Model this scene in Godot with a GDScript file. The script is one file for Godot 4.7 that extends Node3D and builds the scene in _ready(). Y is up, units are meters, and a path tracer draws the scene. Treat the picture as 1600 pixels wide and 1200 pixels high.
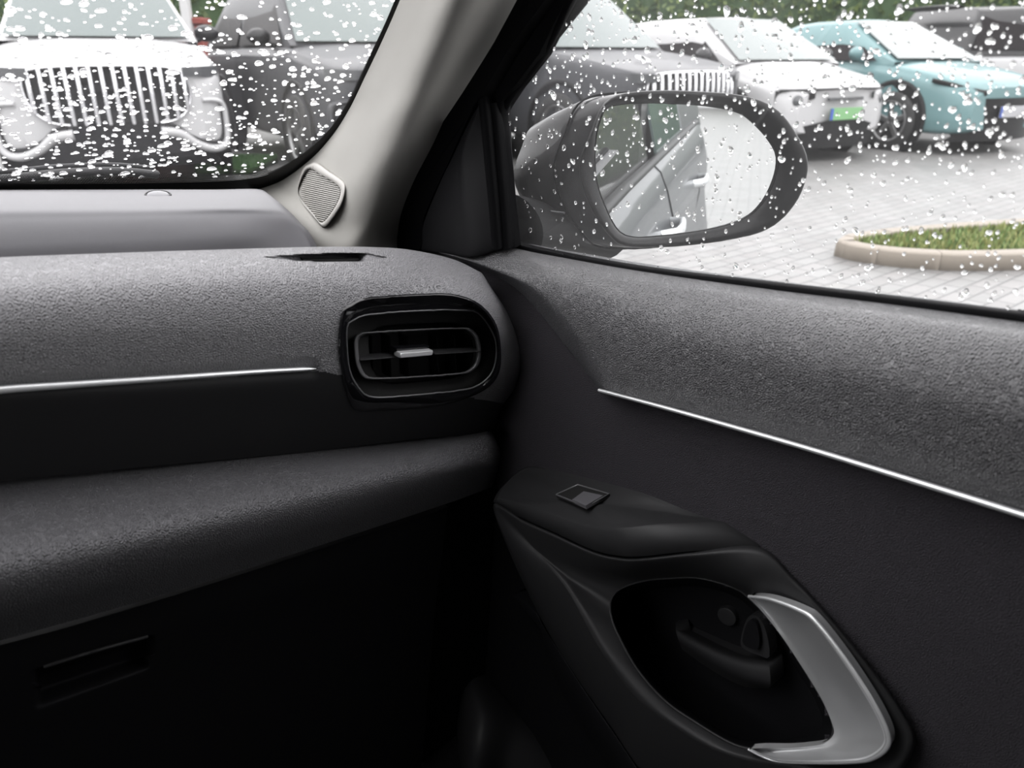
extends Node3D

const F := 1200.0            # focal length of the 1600x1200 picture, in pixels
const EYE := Vector3(0, 1.15, 0)
var cam_basis: Basis
var counts := {}
var shift := {}
var M := {}
var rng := RandomNumberGenerator.new()


# ---------------------------------------------------------------- mesh collector
class Geo:
	var v := PackedVector3Array()
	var t := PackedInt32Array()

	func tri(a: Vector3, b: Vector3, c: Vector3) -> void:
		var n := v.size()
		v.append_array([a, b, c])
		t.append_array([n, n + 1, n + 2])

	func quad(a: Vector3, b: Vector3, c: Vector3, d: Vector3) -> void:
		var n := v.size()
		v.append_array([a, b, c, d])
		t.append_array([n, n + 1, n + 2, n, n + 2, n + 3])

	# p: (nv + 1) rows of (nu + 1) points; skip(i, j) leaves a cell out
	func grid(p: PackedVector3Array, nu: int, nv: int, wrap := false, skip: Variant = null) -> void:
		var n := v.size()
		var w := nu if wrap else nu + 1
		v.append_array(p)
		for j in nv:
			for i in nu:
				if skip != null and skip.call(i, j):
					continue
				var a := n + j * w + i
				var b := n + j * w + (i + 1) % w
				t.append_array([a, b, b + w, a, b + w, a + w])

	# a box given by centre, half sizes and axes, with chamfered edges
	func box(c: Vector3, h: Vector3, bs := Basis.IDENTITY, bev := 0.0) -> void:
		if bev <= 0.0:
			for k in 3:
				for s in [-1.0, 1.0]:
					var n := Vector3.ZERO
					n[k] = s * h[k]
					var a := Vector3.ZERO
					a[(k + 1) % 3] = h[(k + 1) % 3]
					var b := Vector3.ZERO
					b[(k + 2) % 3] = h[(k + 2) % 3] * s
					quad(c + bs * (n - a - b), c + bs * (n - a + b), c + bs * (n + a + b), c + bs * (n + a - b))
			return
		var pts := PackedVector3Array()
		var ny := 5
		var prof := [[-1.0, 1.0], [-1.0, 0.0], [1.0, 0.0], [1.0, 1.0]]
		# rounded outline in x/y swept along z with chamfered ends
		var ol := PackedVector2Array()
		for q in [[1, 1], [1, -1], [-1, -1], [-1, 1]]:
			for s in 3:
				var ang := {0: 0.0, 1: PI / 4, 2: PI / 2}[s] as float
				var e := Vector2(cos(ang), sin(ang)) if q[0] * q[1] < 0 else Vector2(sin(ang), cos(ang))
				ol.append(Vector2(q[0] * (h.x - bev + bev * e.x), q[1] * (h.y - bev + bev * e.y)))
		var m := ol.size()
		for row in [[-h.z, 1.0], [-h.z + bev, 0.0], [h.z - bev, 0.0], [h.z, 1.0]]:
			for q in ol:
				var d: Vector2 = Vector2(signf(q.x), signf(q.y)) * bev * row[1]
				pts.append(c + bs * Vector3(q.x - d.x * (0.7 if absf(q.x) > bev else 0.0), q.y - d.y * (0.7 if absf(q.y) > bev else 0.0), row[0]))
		grid(pts, m, 3, true)
		for e in [0, 3]:
			var n := v.size()
			v.append(c + bs * Vector3(0, 0, -h.z if e == 0 else h.z))
			for i in m:
				v.append(pts[e * m + i])
			for i in m:
				var a := n + 1 + i
				var b := n + 1 + (i + 1) % m
				t.append_array([n, b, a] if e == 0 else [n, a, b])

	# elliptic section swept along a path; up gives the direction of the half height
	func sweep(path: PackedVector3Array, up: Vector3, w: Variant, h: Variant, seg := 10, closed := false, power := 1.0) -> void:
		var n := path.size()
		var pts := PackedVector3Array()
		for k in n:
			var a := path[(k - 1 + n) % n] if closed else path[maxi(k - 1, 0)]
			var b := path[(k + 1) % n] if closed else path[mini(k + 1, n - 1)]
			var d := (b - a).normalized()
			var s := d.cross(up).normalized()
			var u := s.cross(d).normalized()
			var ww: float = w.call(float(k) / (n - 1)) if w is Callable else w
			var hh: float = h.call(float(k) / (n - 1)) if h is Callable else h
			for i in seg:
				var an := TAU * i / seg
				var ca := cos(an)
				var sa := sin(an)
				pts.append(path[k] + s * signf(ca) * pow(absf(ca), power) * ww + u * signf(sa) * pow(absf(sa), power) * hh)
		if closed:
			for i in seg:
				pts.append(pts[i])
		var rows := n + 1 if closed else n
		grid(pts, seg, rows - 1, true)
		if not closed:
			for e in [0, n - 1]:
				var c0 := v.size()
				v.append(path[e])
				for i in seg:
					v.append(pts[e * seg + i])
				for i in seg:
					t.append_array([c0, c0 + 1 + (i + 1) % seg, c0 + 1 + i] if e == 0 else [c0, c0 + 1 + i, c0 + 1 + (i + 1) % seg])

	# closed loops of equal length joined in order; cap closes the last one
	func loft(loops: Array, cap := false) -> void:
		var n: int = loops[0].size()
		var p := PackedVector3Array()
		for l in loops:
			p.append_array(l)
		grid(p, n, loops.size() - 1, true)
		if cap:
			fan(loops[-1])

	func fan(l: PackedVector3Array, back := false) -> void:
		var c := Vector3.ZERO
		for q in l:
			c += q
		var n := v.size()
		v.append(c / l.size())
		v.append_array(l)
		for i in l.size():
			var a := n + 1 + i
			var b := n + 1 + (i + 1) % l.size()
			t.append_array([n, b, a] if back else [n, a, b])

	# profile [radius, along] turned about an axis
	func lathe(c: Vector3, ax: Vector3, prof: Array, seg := 32) -> void:
		var s := ax.cross(Vector3.UP if absf(ax.y) < 0.9 else Vector3.RIGHT).normalized()
		var u := s.cross(ax)
		var p := PackedVector3Array()
		for q in prof:
			for i in seg:
				var a := TAU * i / seg
				p.append(c + ax * q[1] + (s * cos(a) + u * sin(a)) * q[0])
		grid(p, seg, prof.size() - 1, true)

	func mesh() -> ArrayMesh:
		var n := PackedVector3Array()
		n.resize(v.size())
		for k in range(0, t.size(), 3):
			var a := t[k]
			var b := t[k + 1]
			var c := t[k + 2]
			var x := (v[c] - v[a]).cross(v[b] - v[a])
			n[a] += x
			n[b] += x
			n[c] += x
		for k in n.size():
			n[k] = n[k].normalized() if n[k].length_squared() > 0.0 else Vector3.UP
		var ar := []
		ar.resize(Mesh.ARRAY_MAX)
		ar[Mesh.ARRAY_VERTEX] = v
		ar[Mesh.ARRAY_NORMAL] = n
		ar[Mesh.ARRAY_INDEX] = t
		var m := ArrayMesh.new()
		m.add_surface_from_arrays(Mesh.PRIMITIVE_TRIANGLES, ar)
		return m


# ---------------------------------------------------------------- naming
func numbered(called: String) -> String:
	counts[called] = counts.get(called, -1) + 1
	return called if counts[called] == 0 else "%s_%03d" % [called, counts[called]]


func tag(o: Node, label: String, category := "", group := "", kind := "") -> void:
	if label: o.set_meta("label", label)
	if category: o.set_meta("category", category)
	if group: o.set_meta("group", group)
	if kind: o.set_meta("kind", kind)


func thing(called: String, label: String, category: String, base := Vector3.ZERO, local := false, group := "", kind := "") -> Node3D:
	var o := Node3D.new()
	o.name = numbered(called)
	o.position = base
	add_child(o)
	if not local:
		shift[o] = base
	tag(o, label, category, group, kind)
	return o


func part(called: String, g: Geo, mat: Material, parent: Node, label := "", kind := "") -> MeshInstance3D:
	var o := MeshInstance3D.new()
	o.name = called if parent != self else numbered(called)
	o.mesh = g.mesh()
	o.material_override = mat
	o.position = -shift.get(parent, Vector3.ZERO)
	parent.add_child(o, true)
	if label: o.set_meta("label", label)
	if kind: o.set_meta("kind", kind)
	return o


# ---------------------------------------------------------------- measuring: sight lines met with real planes of the car
func ray(px: float, py: float) -> Vector3:
	return cam_basis * Vector3((px - 800.0) / F, (600.0 - py) / F, -1.0)


func at(px: float, py: float, axis: String, d: float) -> Vector3:
	var r := ray(px, py)
	match axis:
		"x": return EYE + r * (d / r.x)
		"z": return EYE + r * (d / -r.z)
		"y": return EYE + r * ((d - EYE.y) / r.y)
	return EYE + r * d


func on_plane(px: float, py: float, q: Vector3, n: Vector3, off := 0.0) -> Vector3:
	var r := ray(px, py)
	return EYE + r * ((q + n * off - EYE).dot(n) / r.dot(n))


func plan(u: float, v: float, y := 0.0) -> Vector3:   # metres to the right of and ahead of the camera, on the ground plan
	var r := cam_basis.x
	var h := Vector3(r.z, 0, -r.x)
	return r * u + h * v + Vector3(0, y, 0)


func cr(a: Vector3, b: Vector3, c: Vector3, d: Vector3, t: float) -> Vector3:
	return 0.5 * (2.0 * b + (c - a) * t + (2.0 * a - 5.0 * b + 4.0 * c - d) * t * t + (3.0 * b - a - 3.0 * c + d) * t * t * t)


func along(p: Array, t: float) -> Vector3:            # a smooth curve through all points, t from 0 to 1
	var n := p.size() - 1
	var x := clampf(t, 0, 1) * n
	var k := mini(int(x), n - 1)
	var b: Vector3 = p[k]
	var c: Vector3 = p[k + 1]
	var a: Vector3 = p[k - 1] if k > 0 else 2.0 * b - c
	var d: Vector3 = p[k + 2] if k + 2 <= n else 2.0 * c - b
	return cr(a, b, c, d, x - k)


func around(p: Array, t: float) -> Vector3:
	var n := p.size()
	var x := fposmod(t, 1.0) * n
	var k := int(x) % n
	return cr(p[(k - 1 + n) % n], p[k], p[(k + 1) % n], p[(k + 2) % n], x - int(x))


func v3(flat: Array) -> Array:                        # [x, y, d, x, y, d ...]
	var o := []
	for k in range(0, flat.size(), 3):
		o.append(Vector3(flat[k], flat[k + 1], flat[k + 2]))
	return o


func v2(flat: Array) -> Array:
	var o := []
	for k in range(0, flat.size(), 2):
		o.append(Vector2(flat[k], flat[k + 1]))
	return o


# a smooth sheet through rows of (pixel x, pixel y, depth along axis); tweak(px, py, d) -> d
func patch(rows: Array, axis: String, nu: int, nv: int, tweak: Variant = null) -> Dictionary:
	var p := PackedVector3Array()
	var q := PackedVector2Array()
	for j in nv + 1:
		for i in nu + 1:
			var col := []
			for r in rows:
				col.append(along(r, float(i) / nu))
			var s := along(col, float(j) / nv)
			if tweak != null:
				s.z = tweak.call(s.x, s.y, s.z)
			p.append(at(s.x, s.y, axis, s.z))
			q.append(Vector2(s.x, s.y))
	return {"p": p, "q": q, "nu": nu, "nv": nv}


func sheet(pt: Dictionary, back: Vector3, skip: Variant = null) -> Geo:   # the sheet with its edges folded back into what it is fixed to
	var g := Geo.new()
	var nu: int = pt.nu
	var nv: int = pt.nv
	var p: PackedVector3Array = pt.p
	g.grid(p, nu, nv, false, skip)
	var e := PackedVector3Array()
	for i in nu + 1: e.append(p[i])
	for j in range(1, nv + 1): e.append(p[j * (nu + 1) + nu])
	for i in range(nu - 1, -1, -1): e.append(p[nv * (nu + 1) + i])
	for j in range(nv - 1, 0, -1): e.append(p[j * (nu + 1)])
	var b := PackedVector3Array()
	for x in e: b.append(x + back)
	b.append_array(e)
	g.grid(b, e.size(), 1, true)
	return g


func probe(pt: Dictionary, px: float, py: float) -> Vector3:              # the point of a sheet that is seen at this pixel
	var q: PackedVector2Array = pt.q
	var w: int = pt.nu + 1
	var best := 0
	var bd := INF
	var want := Vector2(px, py)
	for k in q.size():
		var d := q[k].distance_squared_to(want)
		if d < bd:
			bd = d
			best = k
	var i := clampi(best % w, 0, pt.nu - 1)
	var j := clampi(best / w, 0, pt.nv - 1)
	var a := j * w + i
	var eu := q[a + 1] - q[a]
	var ev := q[a + w] - q[a]
	var det := eu.cross(ev)
	var r := want - q[a]
	var p: PackedVector3Array = pt.p
	if absf(det) < 1e-6:
		return p[best]
	var flat := p[a] + (p[a + 1] - p[a]) * (r.cross(ev) / det) + (p[a + w] - p[a]) * (eu.cross(r) / det)
	var dist := (flat - EYE).dot(-cam_basis.z)
	return EYE + ray(px, py) * dist


func raised(pt: Dictionary, px: float, py: float, lift: float) -> Vector3:
	var x := probe(pt, px, py)
	return x + (EYE - x).normalized() * lift


func curve_on(pt: Dictionary, flat: Array, n: int, lift: float) -> PackedVector3Array:
	var c := []
	for q in v2(flat): c.append(Vector3(q.x, q.y, 0))
	var o := PackedVector3Array()
	for k in n:
		var s := along(c, float(k) / (n - 1))
		o.append(raised(pt, s.x, s.y, lift))
	return o


# an outline of (pixel x, pixel y, depth) with thickness
func plate(o: Array, axis: String, back: Vector3, smooth := 0) -> Geo:
	var pts := []
	if smooth:
		for k in o.size() * smooth: pts.append(around(o, float(k) / (o.size() * smooth)))
	else:
		pts = o
	var flat := PackedVector2Array()
	var p := PackedVector3Array()
	for s in pts:
		flat.append(Vector2(s.x, s.y))
		p.append(at(s.x, s.y, axis, s.z))
	return slab(flat, p, back)


func slab(flat: PackedVector2Array, p: PackedVector3Array, back: Vector3) -> Geo:
	var g := Geo.new()
	var ix := Geometry2D.triangulate_polygon(flat)
	g.v.append_array(p)
	for k in range(0, ix.size(), 3):
		var a := flat[ix[k]]
		var cw := (flat[ix[k + 1]] - a).cross(flat[ix[k + 2]] - a) > 0
		g.t.append_array([ix[k], ix[k + 1], ix[k + 2]] if cw else [ix[k], ix[k + 2], ix[k + 1]])
	var n := p.size()
	for k in n:
		var a := p[k]
		var b := p[(k + 1) % n]
		g.quad(a, b, b + back, a + back)
	return g


# a closed smooth outline in pixels cut into n points by angle about a centre
func outline(flat: Array, n: int, c: Vector2) -> PackedVector2Array:
	var pts := []
	for q in v2(flat): pts.append(Vector3(q.x, q.y, 0))
	var dense := []
	for k in 720:
		var s := around(pts, k / 720.0)
		dense.append(Vector2(s.x, s.y) - c)
	var o := PackedVector2Array()
	for k in n:
		var want := TAU * k / n - PI
		var best: Vector2 = dense[0]
		var bd := INF
		for d in dense:
			var e := absf(angle_difference(d.angle(), want))
			if e < bd:
				bd = e
				best = d
		o.append(c + Vector2.from_angle(want) * best.length())
	return o


func inside(poly: PackedVector2Array, q: Vector2) -> bool:
	return Geometry2D.is_point_in_polygon(q, poly)


# ---------------------------------------------------------------- materials
func mat(called: String, c: Color, rough := 0.6, metal := 0.0, spec := 0.5) -> StandardMaterial3D:
	var m := StandardMaterial3D.new()
	m.resource_name = called
	m.albedo_color = c
	m.roughness = rough
	m.metallic = metal
	m.metallic_specular = spec
	M[called] = m
	return m


func grain(m: StandardMaterial3D, freq: float, kind: int, strength: float, scale: float, amount: float, sd := 1) -> void:
	var n := FastNoiseLite.new()
	n.seed = sd
	n.frequency = freq
	if kind == 0:
		n.noise_type = FastNoiseLite.TYPE_CELLULAR
		n.cellular_return_type = FastNoiseLite.RETURN_DISTANCE2_SUB
		n.cellular_jitter = 1.0
		n.fractal_type = FastNoiseLite.FRACTAL_NONE
		n.domain_warp_enabled = true
		n.domain_warp_amplitude = 12.0
		n.domain_warp_frequency = 0.02
	else:
		n.noise_type = FastNoiseLite.TYPE_SIMPLEX_SMOOTH
		n.fractal_octaves = 3
	var t := NoiseTexture2D.new()
	t.width = 512
	t.height = 512
	t.seamless = true
	t.as_normal_map = true
	t.bump_strength = strength
	t.noise = n
	m.normal_enabled = true
	m.normal_texture = t
	m.normal_scale = amount
	m.uv1_triplanar = true
	m.uv1_scale = Vector3.ONE * scale


func lin(r: float, g: float, b: float) -> Color:
	return Color(r, g, b).linear_to_srgb()


func materials() -> void:
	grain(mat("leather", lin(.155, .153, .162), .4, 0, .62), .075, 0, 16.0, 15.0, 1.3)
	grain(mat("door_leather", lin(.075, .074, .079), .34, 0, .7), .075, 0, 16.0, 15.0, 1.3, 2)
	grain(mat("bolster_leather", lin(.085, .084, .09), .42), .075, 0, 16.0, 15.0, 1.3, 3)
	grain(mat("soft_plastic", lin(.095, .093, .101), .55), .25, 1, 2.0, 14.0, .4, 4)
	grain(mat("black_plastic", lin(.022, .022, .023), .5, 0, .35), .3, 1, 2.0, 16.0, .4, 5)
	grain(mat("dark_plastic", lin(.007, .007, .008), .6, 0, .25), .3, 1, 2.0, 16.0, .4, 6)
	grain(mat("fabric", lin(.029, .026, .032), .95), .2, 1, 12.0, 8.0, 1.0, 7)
	grain(mat("pillar_cloth", lin(.29, .283, .265), .85), .4, 1, 2.0, 14.0, .5, 8)
	mat("speaker_frame", lin(.36, .35, .33), .5)
	mat("speaker_dark", lin(.05, .05, .05), .8)
	mat("gloss_black", lin(.006, .006, .007), .06)
	mat("satin_ring", lin(.14, .14, .145), .3, .3)
	mat("void_black", lin(.004, .004, .004), .8)
	grain(mat("sail_plastic", lin(.011, .011, .012), .55, 0, .3), .3, 1, 2.0, 16.0, .4, 9)
	mat("rubber", lin(.004, .004, .0045), .6, 0, .15)
	mat("chrome", lin(.82, .83, .84), .3, .6)
	mat("satin_silver", lin(.42, .425, .43), .36, .5)
	mat("sensor", lin(.12, .12, .13), .35)
	var glass := mat("pane", Color(1, 1, 1, .03), 0.0)
	var glass2 := mat("side_pane", Color(1, 1, 1, .03), 0.0, 0.0, .4)
	glass2.transparency = BaseMaterial3D.TRANSPARENCY_ALPHA
	glass.transparency = BaseMaterial3D.TRANSPARENCY_ALPHA
	glass.metallic_specular = .28
	var water := mat("water", Color(1, 1, 1, 0.0), 0.0)
	water.refraction_enabled = true
	water.refraction_scale = 0.033
	mat("mirror_black", lin(.005, .005, .0055), .35, 0, .3)
	mat("mirror", lin(.86, .88, .88), 0.0, 1.0)
	mat("frit", lin(.01, .01, .01), .5)
	mat("headliner", lin(.25, .245, .24), .9)
	mat("cabin_dark", lin(.006, .006, .006), .9, 0, .2)
	# outside
	for c in [["paint_white", .36, .36, .364], ["paint_grey", .045, .046, .05], ["paint_teal", .105, .185, .19], ["paint_silver", .08, .083, .088], ["paint_black", .012, .012, .013]]:
		var m := mat(c[0], lin(c[1], c[2], c[3]), .45, 0.0, .3)
		m.clearcoat_enabled = true
		m.clearcoat = .45 if c[0] == "paint_white" else (.15 if c[0] == "paint_grey" else .35)
		m.clearcoat_roughness = .04
	mat("car_glass", lin(.06, .08, .077), .05, .0, .5)
	mat("car_glass_dark", lin(.016, .014, .015), .3, 0, .12)
	mat("own_glass", lin(.1, .13, .125), .04, 0, .7)
	mat("tyre", lin(.014, .014, .014), .7)
	mat("alloy", lin(.22, .22, .22), .35, .8)
	mat("car_black", lin(.007, .007, .0075), .5, 0, .3)
	mat("lamp_glass", lin(.06, .062, .065), .15)
	mat("grille_bar", lin(.75, .75, .77), .22, .9)
	mat("plate_green", lin(.14, .3, .13), .5)
	mat("plate_white", lin(.3, .3, .31), .5)
	mat("plate_blue", lin(.03, .07, .3), .5)
	mat("plate_ink", lin(.05, .2, .06), .6)
	mat("kerb", lin(.19, .165, .135), .6)
	mat("soil", lin(.1, .1, .03), .95)
	mat("brick_red", lin(.17, .03, .02), .8)
	mat("post_white", lin(.4, .4, .4), .5)
	var leaf := mat("leaf", lin(.1, .22, .05), .6)
	leaf.vertex_color_use_as_albedo = true
	leaf.albedo_color = Color.WHITE
	leaf.backlight_enabled = true
	leaf.backlight = Color(.2, .3, .1)
	mat("hedge_core", lin(.02, .045, .012), .9)
	# wet pavers: joints every 10 cm, bricks of 20 cm, half bond
	var im := Image.create(512, 512, false, Image.FORMAT_RGB8)
	var r := RandomNumberGenerator.new()
	r.seed = 5
	im.fill(Color(.3, .3, .3))
	for row in 8:
		for k in 5:
			var tone := r.randf_range(.385, .435)
			im.fill_rect(Rect2i(k * 128 - (64 if row % 2 else 0) + 3, row * 64 + 3, 122, 58), Color(tone, tone * .995, tone * .985))
	var wet := mat("pavers", Color.WHITE, .45)
	wet.albedo_texture = ImageTexture.create_from_image(im)
	var hm := Image.create(512, 512, false, Image.FORMAT_RGB8)
	hm.fill(Color.BLACK)
	for row in 8:
		for k in 5:
			hm.fill_rect(Rect2i(k * 128 - (64 if row % 2 else 0) + 3, row * 64 + 3, 122, 58), Color.WHITE)
	wet.heightmap_enabled = true
	wet.heightmap_texture = ImageTexture.create_from_image(hm)
	wet.heightmap_scale = .4
	wet.uv1_triplanar = true
	wet.uv1_scale = Vector3.ONE * 1.25


# ---------------------------------------------------------------- the scene
const WIND_Q := Vector3(0, 1.03, -.95)
const WIND_N := Vector3(0, .8662, -.4998)
const SIDE_Q := Vector3(.545, .96, 0)
const SIDE_N := Vector3(.9701, .2425, 0)
var pad: Dictionary
var pillar: Dictionary


func _ready() -> void:
	# camera
	cam_basis = Basis(Vector3.UP, deg_to_rad(-40.0)) * Basis(Vector3.RIGHT, -atan(515.0 / 1200.0))
	var cam := Camera3D.new()
	cam.name = "camera"
	var lens := CameraAttributesPhysical.new()
	lens.frustum_focal_length = 24.0
	lens.frustum_focus_distance = .85
	lens.exposure_aperture = 7.0
	cam.attributes = lens
	cam.transform = Transform3D(cam_basis, EYE)
	cam.fov = rad_to_deg(2.0 * atan(600.0 / F))
	cam.near = .02
	cam.far = 200.0
	add_child(cam)
	cam.fov = rad_to_deg(2.0 * atan(600.0 / F))
	cam.current = true
	# an overcast sky
	var sm := ProceduralSkyMaterial.new()
	sm.sky_top_color = Color(1.0, .995, 1.0)
	sm.sky_horizon_color = Color(.74, .74, .745)
	sm.ground_bottom_color = Color(.5, .5, .5)
	sm.ground_horizon_color = Color(.7, .7, .7)
	sm.sky_curve = .3
	sm.energy_multiplier = 4.7
	var sky := Sky.new()
	sky.sky_material = sm
	var env := Environment.new()
	env.background_mode = Environment.BG_SKY
	env.sky = sky
	env.tonemap_mode = Environment.TONE_MAPPER_LINEAR
	env.tonemap_exposure = 1.0
	env.sdfgi_enabled = true
	env.ssao_enabled = true
	env.ssil_enabled = true
	var we := WorldEnvironment.new()
	we.name = "world_environment"
	we.environment = env
	add_child(we)

	rng.seed = 11
	materials()
	ground()
	cabin()
	dashboard()
	pillar_trim()
	door()
	windows()
	wing_mirror()
	body_side()
	parked_cars()
	kerb_island()
	background()
	raindrops()


func ground() -> void:
	var g := Geo.new()
	g.box(Vector3(0, -.1, 0), Vector3(60, .1, 60))
	tag(part("floor", g, M.pavers, self), "wet grey paved ground of the car park", "", "", "structure")


func slab_box(called: String, a: Vector3, b: Vector3, m: Material, parent: Node) -> MeshInstance3D:
	var g := Geo.new()
	g.box((a + b) / 2, ((b - a) / 2).abs(), Basis.IDENTITY)
	return part(called, g, m, parent)


func cabin() -> void:
	var s := "structure"
	tag(slab_box("ceiling", Vector3(-1.0, 1.45, -.26), Vector3(.5, 1.5, 1.5), M.headliner, self), "grey roof lining over the seats", "", "", s)
	tag(slab_box("floor", Vector3(-1.0, .2, -1.3), Vector3(.58, .25, 1.5), M.cabin_dark, self), "dark carpeted floor of the car cabin", "", "", s)
	tag(slab_box("wall_front", Vector3(-1.0, .2, -1.12), Vector3(.58, .85, -1.08), M.cabin_dark, self), "dark bulkhead behind the dashboard", "", "", s)
	tag(slab_box("wall_back", Vector3(-1.0, .2, 1.3), Vector3(.5, 1.5, 1.35), M.cabin_dark, self), "unseen dark wall added to close the cabin rear against light", "", "", s)  # closes the rear without windows to keep the interior dark
	var w := thing("wall_left", "unseen driver side of the cabin, window opening narrowed to limit light", "", Vector3(-.95, .2, 0), false, "", s)
	slab_box("door_panel", Vector3(-1.0, .2, -1.3), Vector3(-.95, 1.1, 1.3), M.cabin_dark, w)  # raised to shrink the opening, cutting light and reflections from the left
	slab_box("header", Vector3(-1.0, 1.36, -.3), Vector3(-.95, 1.5, 1.3), M.cabin_dark, w)
	slab_box("centre_pillar", Vector3(-1.0, .96, .4), Vector3(-.95, 1.36, 1.3), M.cabin_dark, w)
	var r := thing("wall_right", "roof rail and rear quarter above the passenger door", "", Vector3(.45, .2, 0), false, "", s)
	slab_box("roof_rail", Vector3(.40, 1.37, -.35), Vector3(.5, 1.47, 1.5), M.cabin_dark, r)
	slab_box("rear_quarter", Vector3(.47, .2, .75), Vector3(.52, 1.45, 1.35), M.cabin_dark, r)
	slab_box("leak_blocker", Vector3(.53, .2, -1.12), Vector3(.58, .9, -.78), M.cabin_dark, r)  # unseen filler that stops light leaking between dash and door


# ---------------------------------------------------------------- dashboard
func dashboard() -> void:
	var t := thing("dashboard", "black grained dashboard with air vent and long chrome strip", "dashboard", Vector3(0, .55, -.56))
	# ridge to dark underside; columns left to right, the last column wraps round the end beside the door
	var rows := [
		v3([-330, 440, .66, -150, 425, .66, 0, 414, .66, 245, 404, .66, 490, 395, .66, 600, 395, .66, 655, 400, .66, 705, 412, .66, 740, 430, .66, 742, 431, .645]),
		v3([-330, 424, .62, -150, 411, .62, 0, 402, .62, 245, 393, .62, 490, 386, .62, 600, 387, .62, 655, 393, .62, 710, 406, .62, 748, 424, .62, 750, 425, .645]),
		v3([-330, 440, .588, -150, 427, .588, 0, 418, .588, 245, 409, .588, 490, 403, .588, 600, 404, .589, 660, 412, .59, 718, 426, .592, 764, 448, .60, 766, 449, .645]),
		v3([-330, 478, .559, -150, 465, .559, 0, 456, .559, 245, 446, .559, 490, 440, .559, 600, 440, .559, 665, 445, .563, 735, 456, .566, 787, 484, .585, 789, 485, .645]),
		v3([-330, 540, .549, -150, 527, .549, 0, 516, .549, 245, 506, .549, 490, 498, .549, 600, 496, .549, 670, 496, .550, 745, 502, .554, 804, 530, .578, 806, 530, .64]),
		v3([-330, 618, .554, -150, 606, .554, 0, 596, .554, 245, 580, .554, 490, 566, .554, 600, 558, .554, 670, 554, .555, 750, 556, .560, 808, 570, .58, 810, 570, .64]),
		v3([-330, 662, .560, -150, 648, .560, 0, 636, .560, 245, 620, .560, 490, 602, .560, 600, 594, .560, 670, 588, .560, 748, 590, .565, 800, 604, .585, 802, 604, .64]),
		v3([-330, 715, .575, -150, 700, .575, 0, 685, .575, 245, 665, .575, 490, 644, .573, 600, 634, .571, 670, 629, .571, 742, 629, .576, 782, 634, .595, 784, 634, .64]),
		v3([-330, 790, .60, -150, 770, .60, 0, 752, .60, 245, 728, .60, 490, 705, .60, 600, 692, .60, 670, 684, .60, 735, 680, .602, 766, 674, .612, 768, 674, .65]),
	]
	var slit := outline([412, 402, 430, 400, 480, 398, 545, 395.5, 570, 396, 590, 399, 612, 404.5, 595, 408, 560, 408.5, 500, 408.5, 450, 406.5, 425, 404], 64, Vector2(515, 402))
	var dip := func(px: float, py: float, d: float) -> float:
		if px > 405 and px < 620 and py > 392 and py < 412 and inside(slit, Vector2(px, py)):
			var deep := smoothstep(430.0, 500.0, px) * (1.0 - smoothstep(552.0, 575.0, px))
			return d + .003 + .024 * deep
		if py > 560 and py < 640 and px < 510:          # groove that holds the chrome strip
			var mid := 609.0 - .0655 * px
			return d + .004 * exp(-pow((py - mid) / 12.0, 2.0)) * (1.0 - smoothstep(490.0, 505.0, px))
		return d
	# uneven rows: fine round the slit
	pad = patch(rows, "z", 240, 150, dip)
	var vent_edge := outline([536, 490, 548, 478, 580, 466, 680, 460, 720, 464, 750, 478, 772, 505, 780, 540, 778, 580, 760, 605, 725, 622, 675, 634, 600, 640, 560, 640, 548, 625, 538, 590, 531, 540], 96, Vector2(655, 550))
	var hole := PackedVector2Array()
	for q in vent_edge: hole.append(Vector2(655, 550) + (q - Vector2(655, 550)) * .985)
	var q: PackedVector2Array = pad.q
	var no_cell := func(i: int, j: int) -> bool:
		var a := j * 241 + i
		return inside(hole, (q[a] + q[a + 242]) * .5)
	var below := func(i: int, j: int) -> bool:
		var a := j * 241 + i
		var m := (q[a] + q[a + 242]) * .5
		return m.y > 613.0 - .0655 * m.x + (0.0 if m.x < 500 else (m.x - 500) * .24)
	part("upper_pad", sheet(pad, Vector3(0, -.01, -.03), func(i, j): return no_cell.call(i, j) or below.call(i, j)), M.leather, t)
	part("shaded_lower_face", sheet(pad, Vector3(0, -.01, -.03), func(i, j): return no_cell.call(i, j) or not below.call(i, j)), M.black_plastic, t)  # same leather pad; the shade on its underside is put into darker plastic
	# demister slit: dark duct under the opening
	var g := Geo.new()
	var path := PackedVector3Array()
	for k in 12:
		path.append(at(470 + k * 8.0, 405.8 - .1 * absf(k - 6), "z", .604))
	g.sweep(path, Vector3.UP, .004, .0016, 8)
	part("demister_slot", g, M.void_black, t)
	# chrome strip
	g = Geo.new()
	var line := curve_on(pad, [-330, 639, -150, 624, 0, 609, 125, 600, 250, 591.5, 400, 581, 492, 576], 60, .003)
	g.sweep(line, Vector3(0, .25, 1), func(x: float) -> float: return .0031 * (1.0 - .45 * x) * sqrt(clampf((1.0 - x) * 40.0, 0.05, 1.0)), .0024, 12)
	part("chrome_strip", g, M.chrome, t, "long bright chrome strip")
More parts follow.
